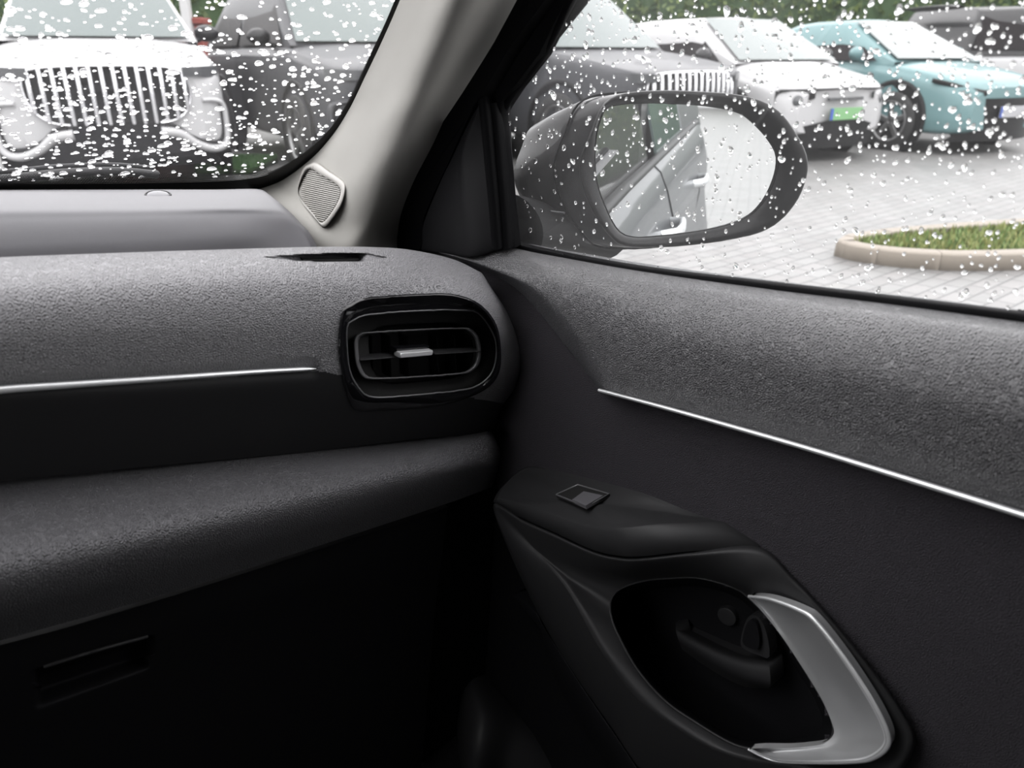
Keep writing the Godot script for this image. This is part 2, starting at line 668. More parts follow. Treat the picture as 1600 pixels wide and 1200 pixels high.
	# rear deck in front of the windshield
	var deck := patch([
		v3([-330, 440, .665, -100, 424, .665, 100, 412, .665, 250, 406, .665, 380, 400, .67, 470, 396, .68, 498, 398, .69, 502, 400, .76]),
		v3([-330, 400, .668, -100, 388, .668, 100, 379, .668, 250, 373, .668, 380, 366, .672, 455, 362, .69, 481, 365, .70, 486, 367, .77]),
		v3([-330, 352, .68, -100, 346, .68, 100, 342, .68, 250, 339, .68, 370, 336, .685, 440, 338, .70, 462, 344, .715, 468, 347, .79]),
		v3([-330, 326, .70, -100, 325, .70, 100, 324, .70, 250, 323, .70, 360, 322, .70, 425, 322, .72, 449, 330, .74, 456, 334, .81]),
		v3([-330, 308, .78, -100, 309, .78, 100, 309, .78, 250, 309, .78, 350, 308, .78, 405, 307, .79, 432, 314, .80, 440, 320, .86]),
		v3([-330, 292, .96, -100, 295, .96, 100, 296, .96, 250, 296, .96, 340, 296, .96, 392, 295, .96, 410, 297, .96, 418, 302, .99]),
	], "z", 90, 60)
	part("rear_deck", sheet(deck, Vector3(0, -.05, -.02)), M.soft_plastic, t)
	# light sensor dome
	g = Geo.new()
	var c := probe(deck, 247, 305.5)
	g.lathe(c, Vector3(0, .98, .18), [[.0125, -.004], [.0125, .001], [.0115, .0018], [.0108, .0012]], 28)
	var ring := part("light_sensor", g, M.black_plastic, t)
	g = Geo.new()
	g.lathe(c, Vector3(0, .98, .18), [[.0108, .0003], [.0098, .0015], [.0075, .0025], [.004, .0031], [.0002, .0033]], 28)
	part("dome", g, M.sensor, ring, "pale translucent dome")
	# lower bolster
	var bol := patch([
		v3([-330, 800, .625, -150, 775, .625, 0, 741, .625, 250, 718, .625, 450, 698, .62, 650, 682, .62, 732, 672, .62, 758, 668, .62, 762, 668, .68]),
		v3([-330, 840, .585, -150, 815, .585, 0, 785, .58, 250, 746, .585, 450, 722, .585, 650, 697, .59, 738, 684, .59, 769, 682, .60, 773, 683, .68]),
		v3([-330, 900, .535, -150, 875, .535, 0, 842, .535, 250, 795, .54, 450, 757, .55, 650, 718, .565, 743, 703, .575, 777, 703, .595, 781, 705, .68]),
		v3([-330, 950, .515, -150, 925, .515, 0, 893, .515, 250, 836, .522, 450, 790, .535, 650, 742, .553, 744, 724, .567, 776, 724, .592, 780, 726, .68]),
		v3([-330, 1010, .522, -150, 980, .522, 0, 950, .522, 250, 882, .53, 450, 828, .542, 650, 770, .56, 743, 745, .575, 772, 742, .597, 776, 744, .68]),
		v3([-330, 1075, .552, -150, 1040, .552, 0, 1001, .552, 250, 931, .556, 450, 868, .565, 650, 803, .58, 740, 772, .59, 765, 762, .605, 768, 763, .68]),
	], "z", 120, 70)
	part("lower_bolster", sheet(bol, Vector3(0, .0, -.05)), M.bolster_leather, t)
	# glove box door with a sunk grip
	var grip := outline([58, 1040, 75, 1034, 150, 1012, 228, 992, 238, 1000, 232, 1030, 222, 1052, 150, 1075, 70, 1108, 58, 1104, 60, 1070], 64, Vector2(148, 1050))
	var sink := func(px: float, py: float, d: float) -> float:
		if px > 40 and px < 260 and inside(grip, Vector2(px, py)):
			var top := 1040.0 - (px - 70.0) * .285
			var bottom := 1107.0 - (px - 70.0) * .365
			var f := clampf((py - top) / (bottom - top), 0, 1)
			return d + .028 * smoothstep(0.0, .16, f) * (1.0 - smoothstep(.45, 1.0, f))
		return d
	var gb := patch([
		v3([-330, 1080, .57, 0, 1008, .57, 250, 937, .572, 450, 874, .58, 650, 810, .592, 700, 792, .60]),
		v3([-330, 1140, .572, 0, 1060, .574, 250, 985, .578, 450, 920, .586, 640, 868, .60, 692, 862, .606]),
		v3([-330, 1220, .585, 0, 1150, .588, 250, 1080, .594, 450, 1010, .604, 630, 965, .615, 680, 955, .62]),
		v3([-330, 1480, .63, 0, 1430, .63, 250, 1380, .635, 450, 1330, .645, 610, 1290, .655, 650, 1285, .66]),
	], "z", 210, 120, sink)
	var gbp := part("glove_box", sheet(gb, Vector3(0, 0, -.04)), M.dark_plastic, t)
	g = Geo.new()
	g.sweep(curve_on(gb, [68, 1042, 110, 1029, 170, 1011, 230, 995], 20, .0025), Vector3(0, .3, 1), .0016, .0016, 8)
	part("grip_edge", g, M.black_plastic, gbp)
	# dark end panel between glove box and door
	var ep := patch([
		v3([690, 790, .62, 740, 772, .62, 790, 750, .63]), v3([682, 960, .63, 730, 960, .64, 800, 950, .66]), v3([660, 1200, .67, 720, 1200, .69, 820, 1200, .72]),
	], "z", 16, 24)
	part("end_panel", sheet(ep, Vector3(0, 0, -.03)), M.dark_plastic, t)
	air_vent(t, vent_edge)
	embossing(t)


func embossing(t: Node) -> void:
	var x0 := probe(pad, 575, 452)
	var ux := probe(pad, 690, 449) - x0
	var uy := probe(pad, 600, 445) - probe(pad, 600, 455)
	var letters := TextMesh.new()
	letters.text = "SRS AIRBAG"
	letters.font_size = 16
	letters.pixel_size = .001
	letters.depth = .006
	letters.curve_step = 1.0
	var o := MeshInstance3D.new()
	o.name = "embossed_lettering"
	o.mesh = letters
	o.material_override = M.leather
	var w := letters.get_aabb().size
	var bx := ux.normalized()
	var n := bx.cross(uy).normalized()
	o.transform = Transform3D(Basis(bx * (ux.length() / w.x), n.cross(bx) * (uy.length() / w.y), n * .1), x0 + ux * .5 + n * .0002 - shift[t])
	t.add_child(o, true)


func air_vent(t: Node, edge: PackedVector2Array) -> void:
	var a := probe(pad, 520, 560)
	var b := probe(pad, 790, 548)
	var c := probe(pad, 655, 455)
	var n := (b - a).cross(c - a).normalized()
	if n.dot(EYE - a) < 0: n = -n
	var mid := Vector2(655, 550)
	var q := on_plane(655, 550, probe(pad, 655, 648) * .5 + probe(pad, 655, 455) * .5, n)
	var lay := func(o: PackedVector2Array, off: float, scale := 1.0) -> PackedVector3Array:
		var r := PackedVector3Array()
		for x in o: r.append(on_plane(mid.x + (x.x - mid.x) * scale, mid.y + (x.y - mid.y) * scale, q, n, off))
		return r
	# the bezel's outer edge lies on the pad
	var rim := PackedVector3Array()
	for x in edge: rim.append(raised(pad, mid.x + (x.x - mid.x) * 1.02, mid.y + (x.y - mid.y) * 1.02, .0012))
	var inner := outline([541, 510, 550, 500, 575, 491, 650, 485, 730, 484, 752, 492, 772, 522, 777, 548, 771, 580, 752, 600, 722, 610, 625, 620, 580, 621, 562, 610, 546, 582, 541, 545], 96, mid)
	var v := Node3D.new()
	v.name = "air_vent"
	t.add_child(v, true)
	v.position = q - shift[t]
	shift[v] = q
	v.set_meta("label", "gloss black air vent with chrome tab")
	var g := Geo.new()
	var loops := [lay.call(edge, -.012, 1.02), rim]
	var wall := lay.call(edge, .0, .985) as PackedVector3Array
	for k in wall.size(): wall[k] = raised(pad, mid.x + (edge[k].x - mid.x) * .965, mid.y + (edge[k].y - mid.y) * .965, .0016)
	loops.append(wall)
	var mixed := PackedVector2Array()
	for k in edge.size(): mixed.append(edge[k] * .45 + inner[k] * .55)
	loops.append(lay.call(mixed, .0035))
	loops.append(lay.call(inner, .0045))
	loops.append(lay.call(inner, .0035, .985))
	loops.append(lay.call(inner, -.004, .975))
	loops.append(lay.call(inner, -.03, .97))
	g.loft(loops)
	part("bezel", g, M.gloss_black, v)
	# highlight on the bezel's inner edge, built as a thin grey bead
	g = Geo.new()
	g.sweep(lay.call(inner, .0042, .99), n, .0008, .0008, 8, true)
	part("lip", g, M.satin_ring, v)
	g = Geo.new()
	g.loft([lay.call(inner, -.012, .99), lay.call(inner, -.014, .7), lay.call(inner, -.05, .66)], true)
	part("duct", g, M.void_black, v)
	# satin ring round the blades
	var ring := outline([554, 535, 558, 525, 568, 520, 650, 515, 720, 512.5, 735, 515, 746, 527, 750, 547, 747, 568, 735, 580, 715, 585, 625, 591, 582, 592, 567, 588, 557, 568], 96, mid)
	g = Geo.new()
	g.loft([lay.call(ring, -.03, 1.0), lay.call(ring, -.004, 1.02), lay.call(ring, -.002, .99), lay.call(ring, -.004, .945), lay.call(ring, -.03, .94)])
	part("ring", g, M.satin_ring, v, "satin grey ring")
	# level blade in two visible lengths, upright blades behind
	for s in [[556, 559, 622, 554], [672, 550, 744, 546]]:
		g = Geo.new()
		var p0 := on_plane(s[0], s[1], q, n, -.009)
		var p1 := on_plane(s[2], s[3], q, n, -.009)
		g.sweep(PackedVector3Array([p0, p0.lerp(p1, .5), p1]), n, .0011, .008, 10)
		part("slat", g, M.black_plastic, v)
	for x in [575, 603, 631, 677, 705, 730]:
		g = Geo.new()
		var p0 := on_plane(x - 1, 522, q, n, -.028)
		var p1 := on_plane(x + 1, 586, q, n, -.028)
		g.sweep(PackedVector3Array([p0, p0.lerp(p1, .5), p1]), n, .0006, .008, 8)
		part("slat", g, M.dark_plastic, v)
	# chrome tab
	g = Geo.new()
	var l := on_plane(620, 553.5, q, n, .001)
	var r := on_plane(672, 549, q, n, .001)
	var bx := (r - l).normalized()
	g.box((l + r) * .5, Vector3((r - l).length() * .5, .0026, .005), Basis(bx, n.cross(bx), n), .0012)
	part("tab", g, M.chrome, v, "bright chrome tab")
	g = Geo.new()
	g.box((l + r) * .5 - n * .006 + n.cross(bx) * .0022, Vector3((r - l).length() * .5, .003, .005), Basis(bx, n.cross(bx), n), .0012)
	part("tab_body", g, M.gloss_black, v)


# ---------------------------------------------------------------- pillar
func glass_z(px: float, py: float) -> float:
	return -on_plane(px, py, WIND_Q, WIND_N).z - .012


func pillar_trim() -> void:
	var t := thing("pillar_trim", "pale grey cloth pillar cover slanting up between windshield and side window", "pillar trim", at(520, 380, "z", .85))
	# stations from the foot to beyond the picture's top: left edge, shoulder, crown, groove, rear face, right edge
	var st := [
		[393, 299, 470, 415, 520, 430, 560, 430, 600, 430, 622, 440],
		[402, 296, 455, 342, 510, 385, 550, 392, 590, 395, 614, 398],
		[440, 282, 490, 318, 535, 345, 573, 350, 600, 350, 618, 352],
		[484, 250, 522, 270, 560, 285, 596, 288, 626, 288, 644, 290],
		[519, 212, 551, 222, 590, 229, 625, 230, 658, 228, 681, 224],
		[546, 170, 578, 175, 615, 178, 650, 175, 685, 168, 712, 164],
		[568, 125, 602, 126, 642, 126, 678, 120, 712, 112, 740, 112],
		[598, 62, 634, 62, 674, 60, 710, 56, 746, 50, 780, 52],
		[625, 0, 662, 0, 702, -2, 742, -6, 780, -10, 816, -10],
		[660, -90, 700, -90, 745, -92, 790, -96, 830, -100, 870, -100],
	]
	var rows := []
	for k in range(st.size() - 1, -1, -1):
		var s: Array = st[k]
		var zl := glass_z(s[0], s[1])
		var xr := .490 - .003 * k * .5
		var zr := -at(s[10], s[11], "x", xr).z
		var row := []
		var cl := [0.0, .30, .62, .86, .97, 1.0]
		var bulge := [0.0, .030, .054, .044, .010, -.012]
		for i in 6:
			var z: float = lerpf(zl, zr, cl[i]) - bulge[i]
			row.append(Vector3(s[i * 2] + (14.0 if i == 5 else 0.0), s[i * 2 + 1], z))
		rows.append(row)
	pillar = patch(rows, "z", 70, 110)
	part("cover", sheet(pillar, Vector3(.02, -.005, -.03)), M.pillar_cloth, t)
	# tweeter grille
	var o := outline([473, 263, 484, 256.5, 495, 254, 515, 268, 537, 284, 539.5, 298, 534, 319, 521, 340, 508, 355, 500, 352, 485, 335, 470, 316, 465, 293], 72, Vector2(503, 305))
	var i_ := outline([482, 264, 500, 272, 529, 291, 531, 308, 518, 332, 502.5, 348, 490, 334, 470, 309, 466.5, 294], 72, Vector2(500, 306))
	var n := (probe(pillar, 480, 290) - probe(pillar, 530, 290)).cross(probe(pillar, 503, 340) - probe(pillar, 503, 275)).normalized()
	if n.dot(EYE - probe(pillar, 503, 300)) < 0: n = -n
	var q := probe(pillar, 503, 305) + n * .004
	var g := Geo.new()
	var l0 := PackedVector3Array()
	var l1 := PackedVector3Array()
	var l2 := PackedVector3Array()
	var l3 := PackedVector3Array()
	var l4 := PackedVector3Array()
	for k in 72:
		l0.append(on_plane(o[k].x, o[k].y, q, n, -.03))
		l1.append(on_plane(o[k].x, o[k].y, q, n, .001))
		var m := o[k] * .8 + i_[k] * .2
		l2.append(on_plane(m.x, m.y, q, n, .0042))
		l3.append(on_plane(i_[k].x, i_[k].y, q, n, .0045))
		l4.append(on_plane(i_[k].x, i_[k].y, q, n, -.002))
	g.loft([l0, l1, l2, l3, l4])
	var sp := part("speaker_grille", g, M.speaker_frame, t, "diamond shaped tweeter grille")
	g = Geo.new()
	g.fan(l4)
	part("mesh_backing", g, M.speaker_dark, sp)
	g = Geo.new()
	for k in 27:
		var y := 264.0 + k * 3.2
		var lo := INF
		var hi := -INF
		for e in 72:
			var p0: Vector2 = i_[e]
			var p1: Vector2 = i_[(e + 1) % 72]
			var f0 := p0.y - (y + (p0.x - 500.0) * .22)
			var f1 := p1.y - (y + (p1.x - 500.0) * .22)
			if f0 * f1 < 0:
				var x := lerpf(p0.x, p1.x, f0 / (f0 - f1))
				lo = minf(lo, x)
				hi = maxf(hi, x)
		if hi - lo > 3:
			g.sweep(PackedVector3Array([on_plane(lo, y + (lo - 500) * .22, q, n, .0008), on_plane((lo + hi) * .5, y + ((lo + hi) * .5 - 500) * .22, q, n, .001), on_plane(hi, y + (hi - 500) * .22, q, n, .0008)]), n, .00095, .0016, 8)
	part("louvres", g, M.speaker_frame, sp, "", "stuff")


# ---------------------------------------------------------------- door
func door() -> void:
	var t := thing("door_card", "black front passenger door card with grained top, fabric panel and armrest", "door panel", Vector3(.5, .3, -.4))
	var out := Vector3(.05, 0, 0)
	var pocket_o := [954, 945, 958, 932, 967, 922, 984, 914, 1010, 907, 1040, 904, 1090, 903, 1140, 916, 1170, 934, 1220, 989, 1259, 1050, 1290, 1102, 1302, 1140, 1285, 1161, 1220, 1169, 1155, 1166, 1080, 1124, 1035, 1091, 994, 1043, 964, 988, 955, 962]
	var pocket := outline(pocket_o, 96, Vector2(1130, 1050))
	var big := PackedVector2Array()
	for q in pocket: big.append(Vector2(1130, 1050) + (q - Vector2(1130, 1050)) * 1.03)
	# fabric panel
	var fab := patch([
		v3([560, 365, .522, 800, 428, .520, 1050, 480, .516, 1300, 530, .516, 1600, 590, .516, 1850, 640, .516]),
		v3([560, 560, .512, 800, 560, .508, 1050, 600, .506, 1300, 660, .504, 1600, 760, .504, 1850, 830, .504]),
		v3([560, 760, .508, 800, 780, .503, 1050, 800, .501, 1300, 860, .50, 1600, 950, .50, 1850, 1000, .50]),
		v3([560, 980, .512, 800, 1000, .507, 1050, 1000, .505, 1300, 1030, .504, 1600, 1080, .504, 1850, 1100, .504]),
		v3([560, 1400, .53, 800, 1400, .525, 1050, 1400, .523, 1300, 1400, .522, 1600, 1400, .522, 1850, 1400, .522]),
	], "x", 120, 100)
	var fq: PackedVector2Array = fab.q
	var no_cell := func(i: int, j: int) -> bool:
		var a := j * 121 + i
		return inside(pocket, (fq[a] + fq[a + 122]) * .5)
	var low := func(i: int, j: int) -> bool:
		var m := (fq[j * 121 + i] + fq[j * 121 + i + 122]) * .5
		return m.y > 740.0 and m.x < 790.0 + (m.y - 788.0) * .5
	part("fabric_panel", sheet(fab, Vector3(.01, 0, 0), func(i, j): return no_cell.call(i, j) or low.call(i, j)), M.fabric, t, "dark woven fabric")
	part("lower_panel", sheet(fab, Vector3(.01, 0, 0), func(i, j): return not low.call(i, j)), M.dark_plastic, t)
	# grained upper pad: outer edge, bevel crest, face
	var up := patch([
		v3([640, 386, .512, 690, 389, .506, 778, 386, .522, 850, 398, .528, 1000, 424, .53, 1200, 452, .53, 1400, 477, .53, 1600, 504, .53, 1850, 536, .53]),
		v3([648, 387, .51, 694, 393, .498, 779, 389, .514, 852, 401, .52, 1000, 428, .522, 1200, 456, .522, 1400, 482, .522, 1600, 509, .522, 1850, 541, .522]),
		v3([670, 391, .506, 712, 400, .494, 795, 404, .502, 872, 417, .502, 1000, 443, .503, 1200, 471, .503, 1400, 498, .503, 1600, 526, .503, 1850, 560, .503]),
		v3([735, 413, .506, 768, 420, .488, 848, 438, .487, 925, 458, .487, 1022, 480, .487, 1205, 509, .487, 1402, 541, .487, 1600, 575, .487, 1850, 615, .487]),
		v3([812, 456, .506, 838, 458, .485, 893, 484, .480, 965, 509, .478, 1060, 534, .476, 1220, 569, .476, 1408, 610, .476, 1600, 655, .476, 1850, 705, .476]),
		v3([886, 543, .505, 905, 536, .486, 937, 550, .480, 1003, 573, .476, 1090, 600, .477, 1240, 641, .478, 1418, 690, .478, 1600, 742, .478, 1850, 806, .478]),
		v3([932, 605, .505, 938, 602, .490, 965, 609, .483, 1022, 625, .484, 1115, 650, .485, 1260, 690, .486, 1428, 739, .486, 1600, 792, .486, 1850, 868, .486]),
		v3([934, 609, .506, 941, 609, .498, 966, 615, .494, 1022, 631, .492, 1115, 658, .492, 1260, 700, .492, 1428, 750, .492, 1600, 804, .492, 1850, 882, .492]),
	], "x", 140, 90)
	part("upper_pad", sheet(up, out * .6), M.door_leather, t)
	# chrome strip
	var g := Geo.new()
	var line := PackedVector3Array()
	var pts := v3([937, 610, .486, 1020, 632, .484, 1110, 657, .485, 1270, 703, .486, 1430, 752, .486, 1600, 805, .486, 1850, 885, .486])
	for k in 60:
		var s := along(pts, k / 59.0)
		line.append(at(s.x, s.y, "x", s.z))
	g.sweep(line, Vector3(-1, .45, 0), func(x: float) -> float: return .0018 + .0006 * x, .0028, 12)
	part("chrome_strip", g, M.chrome, t, "thin bright chrome strip")
	# black rubber seal at the foot of the glass
	g = Geo.new()
	line = PackedVector3Array()
	pts = v3([800, 381, .534, 850, 395, .536, 1000, 423, .537, 1200, 449, .537, 1400, 473.5, .537, 1600, 499, .537, 1850, 530, .537])
	for k in 60:
		var s := along(pts, k / 59.0)
		line.append(at(s.x, s.y, "x", s.z))
	g.sweep(line, Vector3.UP, .006, .0046, 12, false, .6)
	part("window_seal", g, M.rubber, t)
	# weatherstrip between pillar cover and window frame
	g = plate(v3([828, -30, .462, 870, -30, .468, 800, 70, .47, 757, 140, .475, 733, 182, .48, 700, 255, .487, 662, 340, .497, 655, 392, .50, 600, 392, .50, 620, 330, .495, 645, 270, .488, 676, 215, .482, 722, 146, .475, 772, 66, .468]), "x", out, 3)
	part("weatherstrip", g, M.rubber, t)
	# upper window frame and mirror triangle cover with a folded edge
	g = plate(v3([856, -30, .474, 912, -30, .482, 884, 0, .484, 842, 85, .488, 806, 132, .492, 788, 152, .495, 778, 165, .496, 757, 152, .490, 755, 140, .488, 800, 66, .48]), "x", out * .3)
	part("window_frame", g, M.rubber, t)
	g = Geo.new()
	var tri_l := v3([757, 140, .481, 735, 178, .484, 715, 225, .487, 690, 280, .491, 665, 340, .497, 652, 384, .502, 653, 392, .506])
	var tri_m := v3([758, 143, .481, 745, 180, .483, 727, 235, .483, 728, 290, .483, 733, 345, .484, 736, 396, .486, 737, 402, .492])
	var tri_r := v3([760, 146, .487, 761, 180, .490, 764, 235, .493, 769, 290, .496, 774, 345, .499, 777, 384, .502, 777, 392, .506])
	var sail := patch([tri_l, [tri_l[0].lerp(tri_m[0], .5), tri_l[1].lerp(tri_m[1], .6), tri_l[2].lerp(tri_m[2], .6), tri_l[3].lerp(tri_m[3], .6), tri_l[4].lerp(tri_m[4], .6), tri_l[5].lerp(tri_m[5], .6), tri_l[6].lerp(tri_m[6], .6)], tri_m, tri_r], "x", 40, 24)
	part("mirror_triangle", sheet(sail, Vector3(.03, 0, 0)), M.sail_plastic, t, "triangular black cover inside the mirror mount")
	# glass run channel: two upright rubber rails
	for s in [[[757, 148, .486, 762, 190, .488, 768, 255, .492, 774, 320, .496, 779, 386, .50], .0055], [[772, 160, .496, 776, 195, .498, 782, 258, .502, 788, 322, .506, 793, 386, .51], .0062], [[786, 150, .502, 784, 185, .506, 789, 240, .510, 796, 310, .516, 804, 384, .522], .005]]:
		g = Geo.new()
		line = PackedVector3Array()
		for k in 30:
			var x := along(v3(s[0]), k / 29.0)
			line.append(at(x.x, x.y, "x", x.z))
		g.sweep(line, Vector3(-1, 0, .4), s[1], .009, 12, false, .7)
		part("glass_channel", g, M.rubber, t)
	g = Geo.new()
	line = PackedVector3Array()
	for k in 30:
		var x := along(v3([786, 168, .506, 800, 143, .503, 845, 85, .497, 890, 0, .49, 905, -30, .488]), k / 29.0)
		line.append(at(x.x, x.y, "x", x.z))
	g.sweep(line, Vector3(-1, 0, 0), .005, .006, 10)
	part("glass_channel", g, M.rubber, t)
	armrest(t, pocket_o)


func at_loop(pts: Array, n: int, dx := 0.0) -> PackedVector3Array:
	var o := PackedVector3Array()
	for k in n:
		var s := around(pts, float(k) / n)
		o.append(at(s.x, s.y, "x", s.z + dx))
	return o


func armrest(t: Node, pocket_o: Array) -> void:
	var a := v3([771, 788, .447, 818, 812, .444, 865, 833, .442, 927, 861, .442, 971, 871, .443, 1005, 871, .446, 1084, 863, .462, 1184, 854, .494, 1240, 902, .497, 1300, 967, .497, 1360, 1041, .497, 1410, 1111, .497, 1430, 1165, .497, 1380, 1225, .49, 1250, 1245, .48, 1100, 1245, .472, 1000, 1215, .467, 955, 1145, .464, 900, 1060, .461, 848, 972, .458, 797, 865, .452])
	var lip := v3([774, 796, .443, 820, 820, .440, 867, 841, .438, 927, 868, .438, 970, 878, .439, 1006, 878, .442, 1085, 870, .458, 1186, 868, .485, 1236, 910, .487, 1294, 972, .487, 1353, 1045, .487, 1400, 1113, .487, 1418, 1164, .487, 1370, 1214, .48, 1248, 1232, .472, 1104, 1228, .464, 1010, 1196, .458, 966, 1130, .454, 912, 1050, .451, 860, 965, .449, 803, 865, .444])
	var mid := v3([835, 858, 0.446, 850, 866, 0.447, 880, 878, 0.45, 925, 889, 0.453, 966, 893, 0.456, 1006, 893, 0.459, 1086, 888, 0.47, 1168, 900, 0.482, 1212, 926, 0.495, 1272, 980, 0.495, 1332, 1050, 0.495, 1374, 1112, 0.495, 1394, 1158, 0.495, 1340, 1195, 0.495, 1232, 1200, 0.466, 1122, 1174, 0.452, 1047, 1131, 0.441, 990, 1087, 0.434, 933, 1008, 0.43, 893, 932, 0.432, 862, 890, 0.438])
	var m2 := v3([890, 905, 0.452, 900, 902, 0.456, 918, 902, 0.46, 945, 904, 0.464, 980, 902, 0.467, 1014, 899, 0.468, 1087, 896, 0.476, 1155, 912, 0.486, 1192, 938, 0.497, 1246, 990, 0.497, 1300, 1056, 0.497, 1338, 1110, 0.497, 1356, 1150, 0.497, 1318, 1179, 0.497, 1227, 1186, 0.47, 1138, 1171, 0.458, 1062, 1128, 0.448, 1010, 1082, 0.441, 958, 1020, 0.438, 922, 962, 0.44, 900, 925, 0.446])
	var rim := []
	var xs := [.462, .464, .467, .470, .474, .477, .484, .493, .499, .499, .499, .499, .499, .494, .484, .468, .458, .452, .449, .452, .458]
	for k in 21:
		rim.append(Vector3(pocket_o[k * 2], pocket_o[k * 2 + 1], xs[k]))
	var n := 168
	var g := Geo.new()
	g.loft([at_loop(a, n, .06), at_loop(a, n), at_loop(lip, n), at_loop(mid, n), at_loop(m2, n), at_loop(rim, n), at_loop(rim, n, .004)])
	var shell := part("armrest", g, M.black_plastic, t)
	g = Geo.new()
	g.sweep(at_loop(rim, n, -.0008), Vector3(-1, 0, 0), .0009, .0012, 8, true)
	part("rim", g, M.black_plastic, shell)
	# cavity behind the pull
	var c := []
	for s in rim: c.append(Vector3(1135 + (s.x - 1135) * .97, 1045 + (s.y - 1045) * .97, s.z))
	var d := []
	for s in rim: d.append(Vector3(1135 + (s.x - 1135) * .90, 1040 + (s.y - 1040) * .90, .535))
	var floor_ := at_loop(d, n)
	g = Geo.new()
	g.loft([at_loop(rim, n, .003), at_loop(c, n, .02), floor_], true)
	var cup := part("pull_pocket", g, M.dark_plastic, t)
	# moulded shelf, lock disc and release lever inside the pocket
	g = Geo.new()
	var sh := patch([
		v3([1056, 972, .530, 1090, 990, .528, 1130, 1010, .526, 1165, 1024, .524, 1200, 1028, .522]),
		v3([1056, 984, .512, 1090, 1003, .508, 1130, 1022, .505, 1165, 1034, .503, 1202, 1040, .503]),
		v3([1060, 1000, .508, 1092, 1020, .504, 1130, 1042, .501, 1166, 1058, .499, 1204, 1068, .500]),
		v3([1066, 1015, .520, 1098, 1038, .518, 1134, 1060, .516, 1168, 1074, .515, 1200, 1076, .516]),
	], "x", 30, 18)
	part("shelf", sheet(sh, Vector3(.02, 0, 0)), M.black_plastic, cup)
	g = Geo.new()
	g.lathe(at(1137, 962, "x", .530), Vector3(-1, .05, .2).normalized(), [[.0095, -.004], [.0095, .002], [.0085, .003], [.0002, .003]], 28)
	part("lock_cover", g, M.black_plastic, cup)
	g = plate(v3([1172, 962, .512, 1186, 965, .508, 1198, 990, .506, 1202, 1026, .506, 1186, 1024, .508, 1160, 1012, .512, 1158, 996, .514, 1164, 974, .514]), "x", Vector3(.012, 0, 0), 3)
	var lever := part("release_lever", g, M.black_plastic, cup)
	g = plate(v3([1168, 972, .5075, 1180, 972, .5045, 1186, 994, .503, 1184, 1014, .503, 1170, 1012, .506, 1160, 1002, .508]), "x", Vector3(.004, 0, 0), 3)
	part("finger_pad", g, M.dark_plastic, lever)
	# silver pull: outer edge, sloping face, inner edge on the pocket
	var so := v3([1170, 931.5, .484, 1205, 936, .480, 1252, 953, .476, 1277, 971, .474, 1321, 1028, .473, 1364, 1094, .473, 1388, 1143, .473, 1387, 1168, .472, 1362, 1186, .470, 1325, 1191, .466, 1270, 1192, .462, 1220, 1190.5, .459, 1194, 1183, .457, 1170, 1170.5, .457])
	var si := v3([1170, 934, .490, 1192, 957, .490, 1218, 990, .492, 1236, 1016, .493, 1262, 1056, .494, 1285, 1095, .495, 1300, 1130, .496, 1302, 1148, .495, 1286, 1162, .490, 1256, 1167, .484, 1230, 1169, .478, 1206, 1169, .470, 1188, 1169, .462, 1171, 1170, .4565])
	var rows := []
	for f in [0.0, .06, .12, .45, .8, 1.0]:
		var row := []
		for k in so.size():
			var s: Vector3 = so[k].lerp(si[k], f)
			s.z += {0.0: .004, .06: -.002, .12: -.0015, .45: .006, .8: .005, 1.0: .0}[f]
			row.append(s)
		rows.append(row)
	var pl := patch(rows, "x", 110, 24)
	g = sheet(pl, Vector3(.008, 0, 0))
	var pull := part("pull_handle", g, M.satin_silver, t, "satin silver curved pull handle")
	g = Geo.new()
	var ridge := PackedVector3Array()
	for k in 90:
		var e := along(rows[0], k / 89.0).lerp(along(rows[1], k / 89.0), .6)
		ridge.append(at(e.x, e.y, "x", e.z - .0005))
	g.sweep(ridge, Vector3(-1, 0, 0), func(f: float) -> float: return .0011 + .0016 * sin(PI * clampf(f * 1.2, 0, 1)), .0016, 8)
	part("edge_highlight", g, M.chrome, pull, "bright strip standing in for the highlight on the rim")  # highlight along the outer rim, modelled as a chrome strip
	# window switch console
	var top := v3([772, 780, .450, 781, 765, .462, 802, 744, .482, 821, 731, .498, 843, 730, .503, 902, 739, .505, 1009, 766, .505, 1084, 794, .505, 1129, 812, .505, 1186, 853, .499, 1084, 861, .462, 1005, 869, .444, 971, 869, .441, 927, 859.5, .440, 865, 831.5, .441, 818, 810.5, .443, 775, 788, .447])
	var crest := v3([779, 777, .452, 786, 766, .463, 804, 746, .482, 822, 734, .497, 843, 733, .501, 902, 742, .503, 1008, 769, .503, 1081, 797, .503, 1124, 813, .502, 1120, 816, .495, 1037, 819, .465, 980, 825, .450, 942, 826, .447, 915, 820, .448, 871, 806, .449, 818, 788, .450, 783, 779, .451])
	var inner := []
	for s in crest: inner.append(Vector3(935 + (s.x - 935) * .8, 785 + (s.y - 785) * .8, lerpf(s.z, .478, .2)))
	g = Geo.new()
	var soft := []
	var shoulder := []
	for k in crest.size():
		soft.append(crest[k].lerp(inner[k], .14))
		shoulder.append(crest[k].lerp(top[k], .1))
	g.loft([at_loop(top, 136, .02), at_loop(top, 136), at_loop(shoulder, 136), at_loop(crest, 136), at_loop(soft, 136), at_loop(inner, 136)])
	g.fan(at_loop(inner, 136))
	var con := part("switch_panel", g, M.black_plastic, t)
	# rocker in its well
	var fr := [[869, 773], [903, 757.5], [952, 772], [916, 792]]
	var well := PackedVector3Array()
	var q0 := at(840, 745, "x", .500)
	var q1 := at(1000, 780, "x", .500)
	var q2 := at(880, 800, "x", .4515)
	var n_ := (q1 - q0).cross(q2 - q0).normalized()
	if n_.y < 0: n_ = -n_
